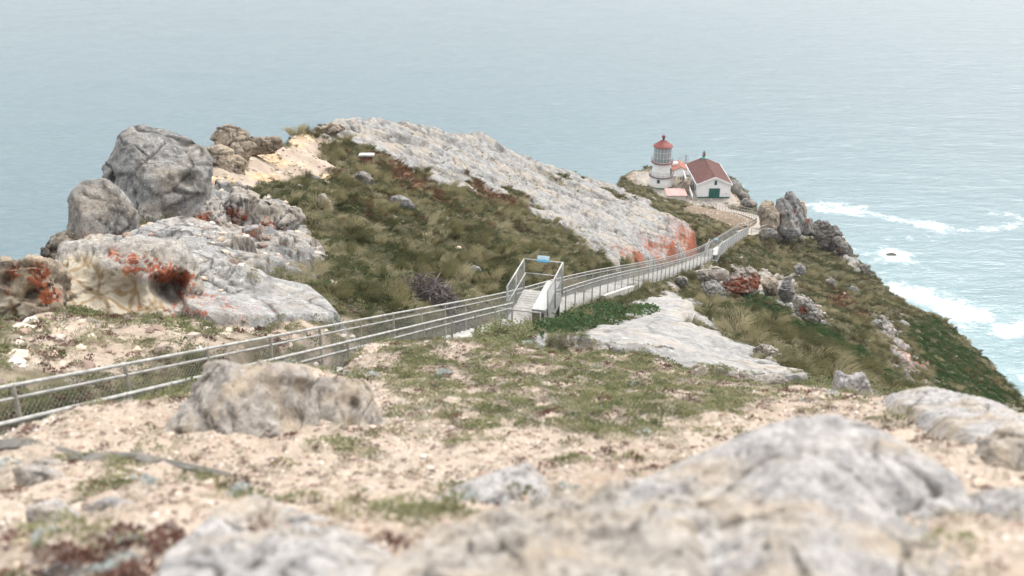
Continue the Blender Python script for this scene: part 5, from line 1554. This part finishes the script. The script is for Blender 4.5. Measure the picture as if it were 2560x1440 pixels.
def branch_pile():
    g = ground_at(1085, 766, 24)
    zc = ground_z(g[0], g[1])
    S = thing('branch_pile', (g[0], g[1] + .6, zc), 'heap of bare grey dead branches in the grass behind the stair fence', 'branches')
    rg = random.Random(5)
    M['twig'] = plain('dead_branch', (0.10, 0.08, 0.076), 0.9, 0, 0.25, 8)
    M['twig2'] = plain('pale_dead_branch', (0.20, 0.17, 0.165), 0.9, 0, 0.2, 8)
    mes = []
    for k in range(16):
        mb = MB(); p = np.array([-.45, 0, 0.0]); d = np.array([1, 0, 0.0])
        n = 5
        for i in range(n):
            d = d + np.array([0, rg.uniform(-.35, .35), rg.uniform(-.35, .35)]); d /= np.linalg.norm(d)
            q = p + d * .18
            mb.bar(p, q, .018 * (1 - i / n * .6), 4, .018 * (1 - (i + 1) / n * .6), caps=(i in (0, n - 1)))
            if i in (1, 2, 3):
                e = d + np.array([0, rg.uniform(-1, 1), rg.uniform(-1, 1)]); e /= np.linalg.norm(e)
                mb.bar(q, q + e * .22, .009, 3, .005, caps=False)
            p = q
        me = bpy.data.meshes.new('branch'); me.from_pydata(mb.v, [], mb.f); me.materials.append(M['twig' if k % 3 else 'twig2']); me.update()
        mes.append(me)
    for k in range(280):
        a = rg.uniform(0, 2 * math.pi); r = math.sqrt(rg.uniform(0, 1))
        x = g[0] + r * math.cos(a) * 1.02; y = g[1] + .6 + r * math.sin(a) * .7
        z = ground_z(x, y) + rg.uniform(0.03, 1.0) * .85 * (1 - r * r) + .05
        o = link('branch', mes[k % 16], S)
        o.location = (x, y, z); o.rotation_euler = (rg.uniform(-.6, .6), rg.uniform(-.45, .45), rg.uniform(0, 6.28)); o.scale = [rg.uniform(.7, 1.1)] * 3
branch_pile()

# strip coloured dark for the shade of a step edge, lower left
def step_shade_strip():
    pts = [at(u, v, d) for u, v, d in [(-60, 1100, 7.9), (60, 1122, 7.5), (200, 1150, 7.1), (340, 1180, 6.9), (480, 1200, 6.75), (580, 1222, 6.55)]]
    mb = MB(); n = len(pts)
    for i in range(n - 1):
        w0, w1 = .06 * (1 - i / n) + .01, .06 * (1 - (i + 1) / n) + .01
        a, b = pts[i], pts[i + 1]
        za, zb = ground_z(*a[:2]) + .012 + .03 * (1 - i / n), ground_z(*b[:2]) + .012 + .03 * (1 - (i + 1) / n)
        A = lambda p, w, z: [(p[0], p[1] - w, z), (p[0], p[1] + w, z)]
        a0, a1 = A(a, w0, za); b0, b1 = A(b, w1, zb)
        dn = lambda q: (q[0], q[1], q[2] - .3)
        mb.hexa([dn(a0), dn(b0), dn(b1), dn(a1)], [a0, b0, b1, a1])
    tag(mb.build('paving_slab', M['asphalt']), 'dark strip drawn for the shadowed step edge in the sand at left', 'slab')
M['asphalt'] = plain('dark_asphalt', (0.15, 0.14, 0.125), 0.9, 0, 0.2, 6)  # shadow along the step put into the base colour
step_shade_strip()

# ------------------------------------------------------------------ vegetation
def plant_mat(name, stops, patch=0.25, transl=0.35, patchscale=0.25, rough=0.75):
    t = NT(name)
    oi = t.n('ShaderNodeObjectInfo')
    n = t.noise(patchscale, 3, 0.6)
    f = t.add(t.mul(oi.outputs['Random'], 1 - patch * 1.6), t.mul(t.step(n, 0.3, 0.7), patch * 1.6))
    c = t.ramp(f, stops)
    tr = t.n('ShaderNodeBsdfTranslucent'); t._set(tr.inputs['Color'], c)
    t.done(c, rough, spec=0.2)
    mx = t.n('ShaderNodeMixShader'); mx.inputs[0].default_value = transl
    t.t.links.new(t.b.outputs[0], mx.inputs[1]); t.t.links.new(tr.outputs[0], mx.inputs[2])
    t.t.links.new(mx.outputs[0], t.out.inputs['Surface'])
    return t.m
M['grass'] = plant_mat('hill_grass', [(0.0, (0.075, 0.080, 0.038)), (0.25, (0.145, 0.140, 0.072)), (0.5, (0.265, 0.243, 0.143)), (0.75, (0.37, 0.332, 0.22)), (1.0, (0.45, 0.395, 0.295))], 0.33)
M['green_grass'] = plant_mat('green_grass', [(0.0, (0.040, 0.050, 0.020)), (0.5, (0.095, 0.108, 0.047)), (1.0, (0.20, 0.20, 0.10))], 0.3)
M['scrub'] = plant_mat('dark_scrub', [(0.0, (0.024, 0.032, 0.014)), (0.45, (0.058, 0.070, 0.028)), (0.75, (0.105, 0.104, 0.048)), (1.0, (0.16, 0.12, 0.075))], 0.25)
M['tussock'] = plant_mat('tussock_grass', [(0.0, (0.085, 0.090, 0.040)), (0.4, (0.19, 0.175, 0.085)), (0.7, (0.32, 0.28, 0.16)), (1.0, (0.44, 0.385, 0.255))], 0.1)
M['iceplant'] = plant_mat('ice_plant', [(0.0, (0.026, 0.055, 0.018)), (0.6, (0.048, 0.092, 0.026)), (1.0, (0.085, 0.125, 0.04))], 0.2)
M['shrub'] = plant_mat('shrub_leaf', [(0.0, (0.030, 0.058, 0.020)), (0.6, (0.060, 0.105, 0.032)), (1.0, (0.13, 0.17, 0.06))], 0.1)
M['redbrush'] = plant_mat('red_brown_brush', [(0.0, (0.075, 0.045, 0.032)), (0.5, (0.15, 0.085, 0.055)), (1.0, (0.22, 0.125, 0.065))], 0.2)
M['mat_green'] = plant_mat('mat_plant', [(0.0, (0.075, 0.092, 0.040)), (0.35, (0.150, 0.163, 0.075)), (0.7, (0.25, 0.245, 0.125)), (1.0, (0.35, 0.315, 0.195))], 0.15, patchscale=1.2)
M['mat_red'] = plant_mat('dark_red_clump', [(0.0, (0.055, 0.028, 0.026)), (0.5, (0.12, 0.05, 0.042)), (1.0, (0.20, 0.115, 0.085))], 0.1)
M['mat_pale'] = plant_mat('pale_dry_clump', [(0.0, (0.28, 0.235, 0.165)), (1.0, (0.46, 0.43, 0.36))], 0.1)
M['silver'] = plant_mat('silver_leaf', [(0.0, (0.30, 0.34, 0.33)), (1.0, (0.50, 0.53, 0.51))], 0.1)
M['flower'] = plain('yellow_petal', (0.75, 0.55, 0.06), 0.6)
M['flower_w'] = plain('pale_petal', (0.72, 0.70, 0.52), 0.6)
M['pebble'] = plant_mat('pebble', [(0.0, (0.13, 0.10, 0.085)), (0.3, (0.30, 0.21, 0.16)), (0.55, (0.42, 0.36, 0.31)), (0.8, (0.50, 0.40, 0.30)), (1.0, (0.62, 0.58, 0.55))], 0.05, transl=0.0)

PROTO = {}
def proto_coll(name, meshes):
    c = bpy.data.collections.new(name)
    for i, me in enumerate(meshes):
        o = bpy.data.objects.new('%s_%02d' % (name, i), me)
        c.objects.link(o)
    PROTO[name] = c
    return c

def blade_mesh(name, mat, n, rad, lmin, lmax, width, arch, seed, lean=(0, 0), up=0.6):
    rg = np.random.default_rng(seed)
    V = []; Fc = []
    for k in range(n):
        a = rg.uniform(0, 2 * np.pi); r = rad * math.sqrt(rg.uniform(0, 1))
        b = np.array([math.cos(a) * r, math.sin(a) * r, -0.03])
        L = rg.uniform(lmin, lmax)
        oa = a + rg.normal() * 0.5
        o = np.array([math.cos(oa), math.sin(oa), 0]) * rg.uniform(.25, 1.0) * arch + np.array([lean[0], lean[1], 0])
        d1 = np.array([0, 0, 1.0]) * up + o * .5; d1 /= np.linalg.norm(d1)
        d2 = np.array([0, 0, 1.0]) * (up - .55) + o; d2 /= np.linalg.norm(d2)
        m = b + d1 * L * .55; t = m + d2 * L * .45
        s = np.cross(d1, (math.cos(oa + 1.2), math.sin(oa + 1.2), .2)); s /= np.linalg.norm(s); s = s * width / 2
        i = len(V)
        V += [b - s, b + s, m + s * .8, m - s * .8, t]
        Fc += [(i, i + 1, i + 2, i + 3), (i + 3, i + 2, i + 4)]
    me = bpy.data.meshes.new(name); me.from_pydata([tuple(v) for v in V], [], Fc); me.materials.append(mat); me.update()
    return me

def leaf_mesh(name, mat, n, rad, hgt, lsize, seed, aspect=0.5, uprt=0.4):
    """mound of leaves"""
    rg = np.random.default_rng(seed)
    V = []; Fc = []
    for k in range(n):
        a = rg.uniform(0, 2 * np.pi); rr = math.sqrt(rg.uniform(0, 1))
        p = np.array([math.cos(a) * rr * rad, math.sin(a) * rr * rad, hgt * (1 - rr * rr) * rg.uniform(.35, 1.05)])
        d = np.array([math.cos(a) * (rr + .2) + rg.normal() * .5, math.sin(a) * (rr + .2) + rg.normal() * .5, uprt + rg.normal() * .35]); d /= np.linalg.norm(d)
        w = np.cross(d, (rg.normal() * .4, rg.normal() * .4, 1.0)); w /= np.linalg.norm(w) + 1e-9
        nrm = np.cross(w, d)
        L = lsize * rg.uniform(.6, 1.25); W = L * aspect
        i = len(V)
        V += [p, p + d * L * .5 + w * W / 2 + nrm * L * .08, p + d * L, p + d * L * .5 - w * W / 2 + nrm * L * .08]
        Fc += [(i, i + 1, i + 2), (i, i + 2, i + 3)]
    me = bpy.data.meshes.new(name); me.from_pydata([tuple(v) for v in V], [], Fc); me.materials.append(mat); me.update()
    return me

def stone_mesh(name, mat, seed):
    import bmesh
    bm = bmesh.new(); bmesh.ops.create_icosphere(bm, subdivisions=1, radius=1)
    rg = random.Random(seed)
    for v in bm.verts:
        v.co *= rg.uniform(.7, 1.1); v.co.z *= .62
    me = bpy.data.meshes.new(name); bm.to_mesh(me); bm.free(); me.materials.append(mat)
    return me

LEAN = (0.34, -0.24)
proto_coll('grass_tufts', [blade_mesh('tuft', M['grass'], 54, .17, .14, .36, .017, 1.25, 100 + i, LEAN, .55) for i in range(6)])
proto_coll('green_tufts', [blade_mesh('green_tuft', M['green_grass'], 54, .17, .14, .34, .018, 1.2, 120 + i, LEAN, .55) for i in range(4)])
proto_coll('long_tufts', [blade_mesh('long_tuft', M['grass'], 110, .20, .28, .58, .017, 1.35, 140 + i, LEAN, .6) for i in range(4)])
proto_coll('tussocks', [blade_mesh('tussock', M['tussock'], 230, .30, .42, .80, .020, 1.3, 150 + i, (.2, -.15), .72) for i in range(4)])
proto_coll('red_tufts', [blade_mesh('red_tuft', M['redbrush'], 60, .2, .15, .34, .022, 1.2, 160 + i, LEAN) for i in range(3)])
proto_coll('ice_clumps', [leaf_mesh('ice_clump', M['iceplant'], 70, .30, .14, .11, 180 + i, .3, .7) for i in range(3)])
proto_coll('scrub_clumps', [leaf_mesh('scrub_clump', M['scrub'], 110, .30, .22, .075, 190 + i, .5, .6) for i in range(4)])
proto_coll('mat_clumps', [leaf_mesh('mat_clump', M['mat_green'], 80, .11, .035, .030, 200 + i, .5, .55) for i in range(4)])
proto_coll('red_clumps', [leaf_mesh('red_clump', M['mat_red'], 60, .07, .035, .028, 220 + i, .5, .6) for i in range(3)])
proto_coll('pale_clumps', [leaf_mesh('pale_clump', M['mat_pale'], 50, .08, .03, .03, 230 + i, .4, .5) for i in range(3)])
proto_coll('silver_clumps', [leaf_mesh('silver_clump', M['silver'], 60, .10, .05, .045, 240 + i, .5, .6) for i in range(2)])
proto_coll('shrub_clumps', [leaf_mesh('shrub_clump', M['shrub'], 90, .30, .22, .085, 250 + i, .75, .5) for i in range(4)])
proto_coll('stones', [stone_mesh('stone', M['pebble'], 300 + i) for i in range(6)])
proto_coll('flowers', [leaf_mesh('flower', M['flower'], 7, .012, .01, .02, 320, .7, .5)])
proto_coll('pale_flowers', [leaf_mesh('pale_flower', M['flower_w'], 8, .06, .1, .05, 321, .7, .5)])

def scatter(name, coll, P, rot, scl, kind='stuff', label=None, cat=None):
    P = np.asarray(P); n = len(P)
    me = bpy.data.meshes.new(name)
    me.vertices.add(n); me.vertices.foreach_set('co', P.astype(np.float32).ravel())
    a = me.attributes.new('rot', 'FLOAT_VECTOR', 'POINT'); a.data.foreach_set('vector', rot.astype(np.float32).ravel())
    a = me.attributes.new('scl', 'FLOAT_VECTOR', 'POINT'); a.data.foreach_set('vector', scl.astype(np.float32).ravel())
    k = len(PROTO[coll].objects)
    a = me.attributes.new('pid', 'INT', 'POINT'); a.data.foreach_set('value', RNG.integers(0, k, n).astype(np.int32))
    me.update()
    o = link(name, me)
    tag(o, label, cat, kind=kind)
    ng = bpy.data.node_groups.new('scatter_' + name, 'GeometryNodeTree')
    ng.interface.new_socket('Geometry', in_out='INPUT', socket_type='NodeSocketGeometry')
    ng.interface.new_socket('Geometry', in_out='OUTPUT', socket_type='NodeSocketGeometry')
    gi = ng.nodes.new('NodeGroupInput'); go = ng.nodes.new('NodeGroupOutput')
    ip = ng.nodes.new('GeometryNodeInstanceOnPoints'); ci = ng.nodes.new('GeometryNodeCollectionInfo')
    ci.inputs['Collection'].default_value = PROTO[coll]
    ci.inputs['Separate Children'].default_value = True
    ci.inputs['Reset Children'].default_value = True
    ip.inputs['Pick Instance'].default_value = True
    def na(nm, ty):
        x = ng.nodes.new('GeometryNodeInputNamedAttribute'); x.data_type = ty; x.inputs['Name'].default_value = nm
        return x.outputs['Attribute']
    ng.links.new(gi.outputs[0], ip.inputs['Points'])
    ng.links.new(ci.outputs[0], ip.inputs['Instance'])
    ng.links.new(na('pid', 'INT'), ip.inputs['Instance Index'])
    ng.links.new(na('rot', 'FLOAT_VECTOR'), ip.inputs['Rotation'])
    ng.links.new(na('scl', 'FLOAT_VECTOR'), ip.inputs['Scale'])
    ng.links.new(ip.outputs[0], go.inputs[0])
    md = o.modifiers.new('scatter', 'NODES'); md.node_group = ng
    return o

# ground cells, their area and what grows there
_V = G['V']
_c = (_V[:-1, :-1] + _V[1:, 1:] + _V[:-1, 1:] + _V[1:, :-1]) / 4
_e1 = _V[1:, :-1] - _V[:-1, :-1]; _e2 = _V[:-1, 1:] - _V[:-1, :-1]
_area = np.linalg.norm(np.cross(_e1, _e2), axis=-1)
def cellf(a): return (a[:-1, :-1] + a[1:, 1:] + a[:-1, 1:] + a[1:, :-1]) / 4
CF = {k: cellf(G[k]) for k in ('rock', 'sand', 'fore', 'sandl', 'sandr', 'plants', 'dirt', 'red', 'ice', 'dS', 'dP', 'out', 'slab', 'dome', 'crag', 'patch')}
_dep = _c[..., 1] * CP - _c[..., 2] * SP
_u = 1280 + F * _c[..., 0] / np.maximum(_dep, .1)
_v = 720 - F * (_c[..., 1] * SP + _c[..., 2] * CP) / np.maximum(_dep, .1)
VIEW = (_dep > 1.5) & (_u > -420) & (_u < 2980) & (_v > 200) & (_v < 1900) & (CF['out'] < 1.0) & (_c[..., 2] > -90)
CLEAR = (CF['dS'] > 0.95) & (CF['dP'] > 1.4)
_bp = ground_at(1085, 766, 24)
CLEAR &= (np.hypot((_c[..., 0] - _bp[0]) / 1.15, (_c[..., 1] - _bp[1] - .45) / 1.2) > 1)
_bb = ground_at(918, 412, 40)
CLEAR &= np.hypot(_c[..., 0] - _bb[0], _c[..., 1] - _bb[1] + .6) > 1.0
def noisef(s, seed, o=3): return fbm2(_c[..., 0] / s, _c[..., 1] / s, o, seed)

def sow(dens, nmax):
    w = np.where(VIEW & CLEAR, _area * dens, 0).ravel()
    tot = w.sum(); n = int(min(nmax, tot))
    if n == 0: return np.zeros((0, 3))
    cs = np.cumsum(w) / tot
    idx = np.searchsorted(cs, RNG.uniform(0, 1, n))
    i, j = np.unravel_index(np.minimum(idx, w.size - 1), dens.shape)
    a = RNG.uniform(0, 1, n)[:, None]; b = RNG.uniform(0, 1, n)[:, None]
    return _V[i, j] * (1 - a) * (1 - b) + _V[i + 1, j] * a * (1 - b) + _V[i, j + 1] * (1 - a) * b + _V[i + 1, j + 1] * a * b

def spread(name, coll, dens, nmax, s0, s1, tilt=0.25, flat=1.0, **kw):
    P = sow(dens, nmax); n = len(P)
    rot = np.stack([RNG.normal(0, tilt, n), RNG.normal(0, tilt, n), RNG.normal(0, .45, n) if kw.pop('lean', False) else RNG.uniform(0, 6.28, n)], 1)
    s = s0 * (s1 / s0) ** RNG.uniform(0, 1, n)
    scl = np.stack([s, s, s * flat], 1)
    return scatter(name, coll, P, rot, scl, **kw)

near_strip = smooth(24.0, 28.0, _dep)
grassy = near_strip * np.clip(1 - CF['rock'] * 1.3, 0, 1) * (1 - CF['sand']) * (1 - CF['ice']) * (1 - CF['dirt'])
tex = smooth(-0.25, 0.3, noisef(1.6, 201))
fardens = np.where(_dep < 60, 1.0, 60.0 / np.maximum(_dep, 1))
tiers = np.clip(_dep / 60, .85, 1.9)
_sx = _c[..., 0] * .5 - _c[..., 1] * .87; _sy = _c[..., 0] * .87 + _c[..., 1] * .5
def streakf(a, b, seed, o=3): return fbm2(_sx / a, _sy / b, o, seed)
patchn = streakf(8.0, 2.6, 301, 4); patch2 = streakf(2.6, .9, 303, 3)
straw = smooth(-.22, .10, patchn + .5 * patch2)
scrubby = smooth(.02, .22, -patchn + .6 * patch2)
bare = smooth(.30, .42, noisef(2.4, 305, 4))
okv = grassy * (1 - .75 * CF['red']) * (1 - .8 * bare)
spread('straw_grass', 'grass_tufts', okv * 11.0 * fardens * (.12 + .88 * straw) * (.4 + .6 * tex), 40000, .55, 1.3, lean=True)
spread('green_grass', 'green_tufts', okv * 10.0 * fardens * (1 - .85 * straw), 24000, .55, 1.2, lean=True)
spread('long_hill_grass', 'long_tufts', okv * 1.5 * fardens * smooth(0.05, .35, noisef(2.2, 207)), 8000, .6, 1.2, lean=True)
spread('tussock_grass', 'tussocks', okv * .9 * fardens * smooth(-.2, .2, noisef(3.0, 309)), 4200, .6, 1.35, lean=True)
spread('dark_scrub', 'scrub_clumps', okv * 8.0 * fardens * scrubby, 18000, .45, 1.2)
spread('red_brush', 'red_tufts', grassy * (CF['red'] * 7 + 5.0 * smooth(.2, .38, streakf(9, 1.6, 211)) * (_dep > 45)), 11000, .6, 1.3, lean=True)
spread('ice_plant', 'ice_clumps', (CF['ice'] * 13 + grassy * 1.5 * smooth(.2, .4, noisef(5, 215))) * (CF['rock'] < .4), 20000, .6, 1.2)
spread('slab_tufts', 'grass_tufts', (CF['slab'] * 1.2 + CF['crag'] * 1.6) * smooth(.10, .30, streakf(4.0, 1.3, 221)), 4200, .35, .9, lean=True)
# the sandy slope beyond the fence and the ridge
strip = (1 - near_strip) * (1 - CF['rock']) * (_dep > 9) * (1 - CF['fore']) * (1 - CF['dome']) * (1 - CF['sandl'])
low = strip * 45 * smooth(-.25, .15, noisef(.9, 231)) + CF['sandl'] * smooth(-.12, .22, noisef(.9, 231)) * 42 + CF['sandr'] * .35
spread('low_plants_beyond_fence', 'mat_clumps', low, 15000, .7, 2.0)
spread('low_scrub_beyond_fence', 'scrub_clumps', (CF['sandl'] + strip) * 7 * smooth(.05, .3, noisef(1.4, 235)), 2500, .2, .55)
spread('dry_clumps_beyond_fence', 'pale_clumps', (CF['sandl'] + strip) * 14, 6000, .6, 1.6)
spread('dark_clumps_beyond_fence', 'red_clumps', (CF['sandl'] + .6 * strip) * 26 * smooth(-.1, .3, noisef(1.1, 233)), 6000, .7, 1.8)
# the near sand
n1 = noisef(.55, 241); n2 = noisef(1.7, 243)
near_mat = CF['fore'] * (CF['plants'] * 150 * smooth(-.18, .18, n1) + 75 * smooth(.13, .28, n1) * smooth(-.15, .15, n2))
spread('mat_plants_on_sand', 'mat_clumps', near_mat, 22000, .45, 1.1)
spread('dark_clumps_on_sand', 'red_clumps', CF['fore'] * (4 + 40 * CF['plants'] * smooth(0, .25, -n1) + 20 * smooth(.15, .35, noisef(.35, 271))), 5200, .3, 1.1)
spread('pale_clumps_on_sand', 'pale_clumps', CF['fore'] * (10 + 50 * CF['plants']), 6500, .4, 1.0)
brush = CF['fore'] * smooth(0, .6, -(_c[..., 0] + .9)) * smooth(0, .6, 4.6 - _dep)
spread('red_brush_corner', 'red_clumps', brush * 170 * smooth(-.15, .15, noisef(.3, 281)), 1500, .6, 1.5)
spread('green_brush_corner', 'mat_clumps', brush * 45 * smooth(-.1, .2, noisef(.25, 283)), 500, .4, .8)
spread('pale_brush_corner', 'silver_clumps', brush * 40 * smooth(0, .25, noisef(.25, 285)), 400, .3, .7)
spread('silver_plants', 'silver_clumps', CF['fore'] * 1.6 * smooth(.1, .3, n2), 500, .5, 1.1)
spread('flowers', 'flowers', CF['fore'] * CF['plants'] * 5 * smooth(-.1, .2, n1), 500, .6, 1.2)
spread('pale_flowers', 'pale_flowers', CF['ice'] * 1.0 * smooth(0, .2, noisef(3, 251)), 400, .8, 1.4)
spread('gravel', 'stones', CF['fore'] * (1 - .4 * CF['plants']) * 420 * (.3 + .7 * smooth(-.2, .2, noisef(.5, 287))), 30000, .007, .024)
spread('plant_crumbs', 'red_clumps', CF['fore'] * 60 * smooth(-.1, .3, noisef(.4, 289)), 7000, .12, .45)
spread('dry_crumbs', 'pale_clumps', CF['fore'] * 50, 6000, .15, .5)
spread('loose_stones', 'stones', CF['fore'] * 26 * smooth(-.1, .3, noisef(.8, 261)) + CF['sandl'] * 5, 3200, .02, .055)
spread('stones_on_slopes', 'stones', (CF['crag'] * 1.5 + okv * bare * 2.5 * fardens + CF['sandl'] * 4 + CF['sandr'] * 2 + CF['dirt'] * 2 + CF['slab'] * .15), 5000, .05, .2)

# big tussocks that stand out one by one
for i, (u, v, dm, s, lb) in enumerate([
    (1030, 655, 30, 1.35, 'largest straw-edged grass tussock in the middle of the hollow'),
    (1105, 690, 30, 1.25, 'greyish drooping grass tussock right of the largest tussock'),
    (905, 738, 23, 1.0, 'small dark round grass tussock left of the branch heap'),
    (880, 590, 30, 1.3, 'tall dark tussock on the left bank of the hollow'),
    (835, 745, 22, .9, 'dark tussock beside the broad rock slab low in the hollow'),
    (700, 608, 26, .8, 'lone tussock growing among the shattered pink rocks'),
    (1270, 690, 34, 1.2, 'dark green tussock behind the nearer viewing platform'),
    (1145, 655, 34, 1.2, 'green tussock above the greyish drooping tussock'),
    (960, 560, 36, 1.3, 'broad tussock on the upper slope of the hollow'),
    (1420, 770, 30, .9, 'dark tussock at the outer corner of the nearer platform'),
    (1600, 712, 45, 1.3, 'dark tussock by the end of the retaining wall'),
    (1565, 722, 42, 1.1, 'straw tussock against the retaining wall'),
    (780, 690, 24, .9, 'tussock at the right foot of the weathered pale rock')]):
    g = ground_at(u, v, dm)
    z = ground_z(g[0], g[1])
    me = blade_mesh('tussock_blades', M['tussock'], 330, .30, .45, .85, .020, 1.25, 400 + i, (.12, -.1), .75)
    o = link('grass_tussock', me)
    o.location = (g[0], g[1], z - .05); o.scale = (s, s, s * .9)
    tag(o, lb, 'grass tussock', 'large grass tussocks')

# leafy shrubs below the nearer platform
def shrub(name, label, px, dmin, n, lsize, hgt, mat, seed, cat='bush', asp=.8):
    rg = np.random.default_rng(seed)
    poly = world_poly(px, dmin)
    P = np.array(poly)
    X = rg.uniform(P[:, 0].min(), P[:, 0].max(), n * 6); Y = rg.uniform(P[:, 1].min(), P[:, 1].max(), n * 6)
    k = in_poly(X, Y, poly); X = X[k][:n]; Y = Y[k][:n]; m = len(X)
    d = seg_dist(X, Y, poly)[0]
    h = hgt * np.minimum(1, d / .5) ** .6 * (0.75 + .7 * perlin2(X / .45, Y / .45, seed))
    gz = np.array([ground_z(a, b) for a, b in zip(X, Y)])
    p = np.stack([X, Y, gz + np.maximum(.02, h) * rg.uniform(.15, 1.0, m) ** .5], 1)
    a = rg.uniform(0, 6.283, m)
    nz_ = lambda q: q / np.linalg.norm(q, axis=1, keepdims=True)
    dd = nz_(np.stack([np.cos(a), np.sin(a) - .15, rg.normal(size=m) * .45 + .15], 1))
    w = nz_(np.cross(dd, np.stack([rg.normal(size=m) * .5, rg.normal(size=m) * .5, np.ones(m)], 1))); nr = np.cross(w, dd)
    L = (lsize * rg.uniform(.6, 1.3, m))[:, None]; W = L * asp
    V = np.stack([p, p + dd * L * .45 + w * W / 2 + nr * L * .1, p + dd * L, p + dd * L * .45 - w * W / 2 + nr * L * .1], 1).reshape(-1, 3)
    Fc = [f for i in range(0, 4 * m, 4) for f in ((i, i + 1, i + 2), (i, i + 2, i + 3))]
    base = np.array([P[:, 0].mean(), P[:, 1].mean(), ground_z(P[:, 0].mean(), P[:, 1].mean())])
    root = thing(name, base, label, cat)
    V = np.array(V)
    me = bpy.data.meshes.new('foliage'); me.from_pydata([tuple(v) for v in V], [], Fc); me.materials.append(mat); me.update()
    link('foliage', me, root)
    mb = MB()
    for q in range(26):
        v = V[rg.integers(0, len(V))]
        mb.bar((v[0] + rg.normal() * .1, v[1] + rg.normal() * .1, ground_z(v[0], v[1]) - .05), v, .012, 4, .005)
    mb.build('stems', M['darkwood'], root)
    return root
shrub('leafy_shrub', 'dark green broad-leaved shrub between nearer platform and pale rock dome', [(1320,838),(1400,800),(1440,775),(1500,770),(1560,778),(1570,800),(1500,825),(1430,845),(1370,862)], 18, 4200, .11, .55, M['shrub'], 501)
shrub('leafy_shrub', 'low strip of green shrub spilling over the top of the pale rock dome', [(1545,788),(1580,775),(1640,778),(1648,788),(1600,796),(1560,800)], 24, 900, .10, .25, M['shrub'], 502)
shrub('leafy_shrub', 'grey-green low bush along the crest under the nearer platform', [(1140,852),(1190,820),(1260,812),(1330,812),(1360,840),(1320,862),(1230,862)], 17, 3600, .075, .42, M['mat_dark'] if 'mat_dark' in M else M['mat_green'], 503)
shrub('low_bush', 'rounded yellow-green cushion plant at the near corner of the pale rock dome', [(1372,872),(1390,856),(1420,850),(1455,860),(1462,875),(1420,885)], 16, 1300, .045, .22, M['mat_green'], 504)
shrub('low_bush', 'dark bush in the shade below the white-grey boulder on the right hillside', [(1850,770),(1880,745),(1930,755),(1950,780),(1900,790)], 50, 1500, .16, .6, M['iceplant'], 505)
shrub('low_bush', 'green bush with pale specks low at the foot of the branch heap', [(1148,735),(1175,725),(1210,735),(1220,752),(1170,760)], 28, 900, .06, .45, M['mat_green'], 506)


# ------------------------------------------------------------------ sea air
def haze():
    t = NT('sea_haze')
    t.t.nodes.remove(t.b)
    pv = t.n('ShaderNodeVolumePrincipled')
    pv.inputs['Color'].default_value = (0.97, 0.98, 1.0, 1)
    pv.inputs['Density'].default_value = 0.00013
    pv.inputs['Anisotropy'].default_value = 0.3
    t.t.links.new(pv.outputs[0], t.out.inputs['Volume'])
    o = MB().box((0, 0, (SEA_Z - 8 + 4) / 2), (60000, 60000, 4 - (SEA_Z - 8))).build('haze', t.m)
    tag(o, kind='stuff')
haze()
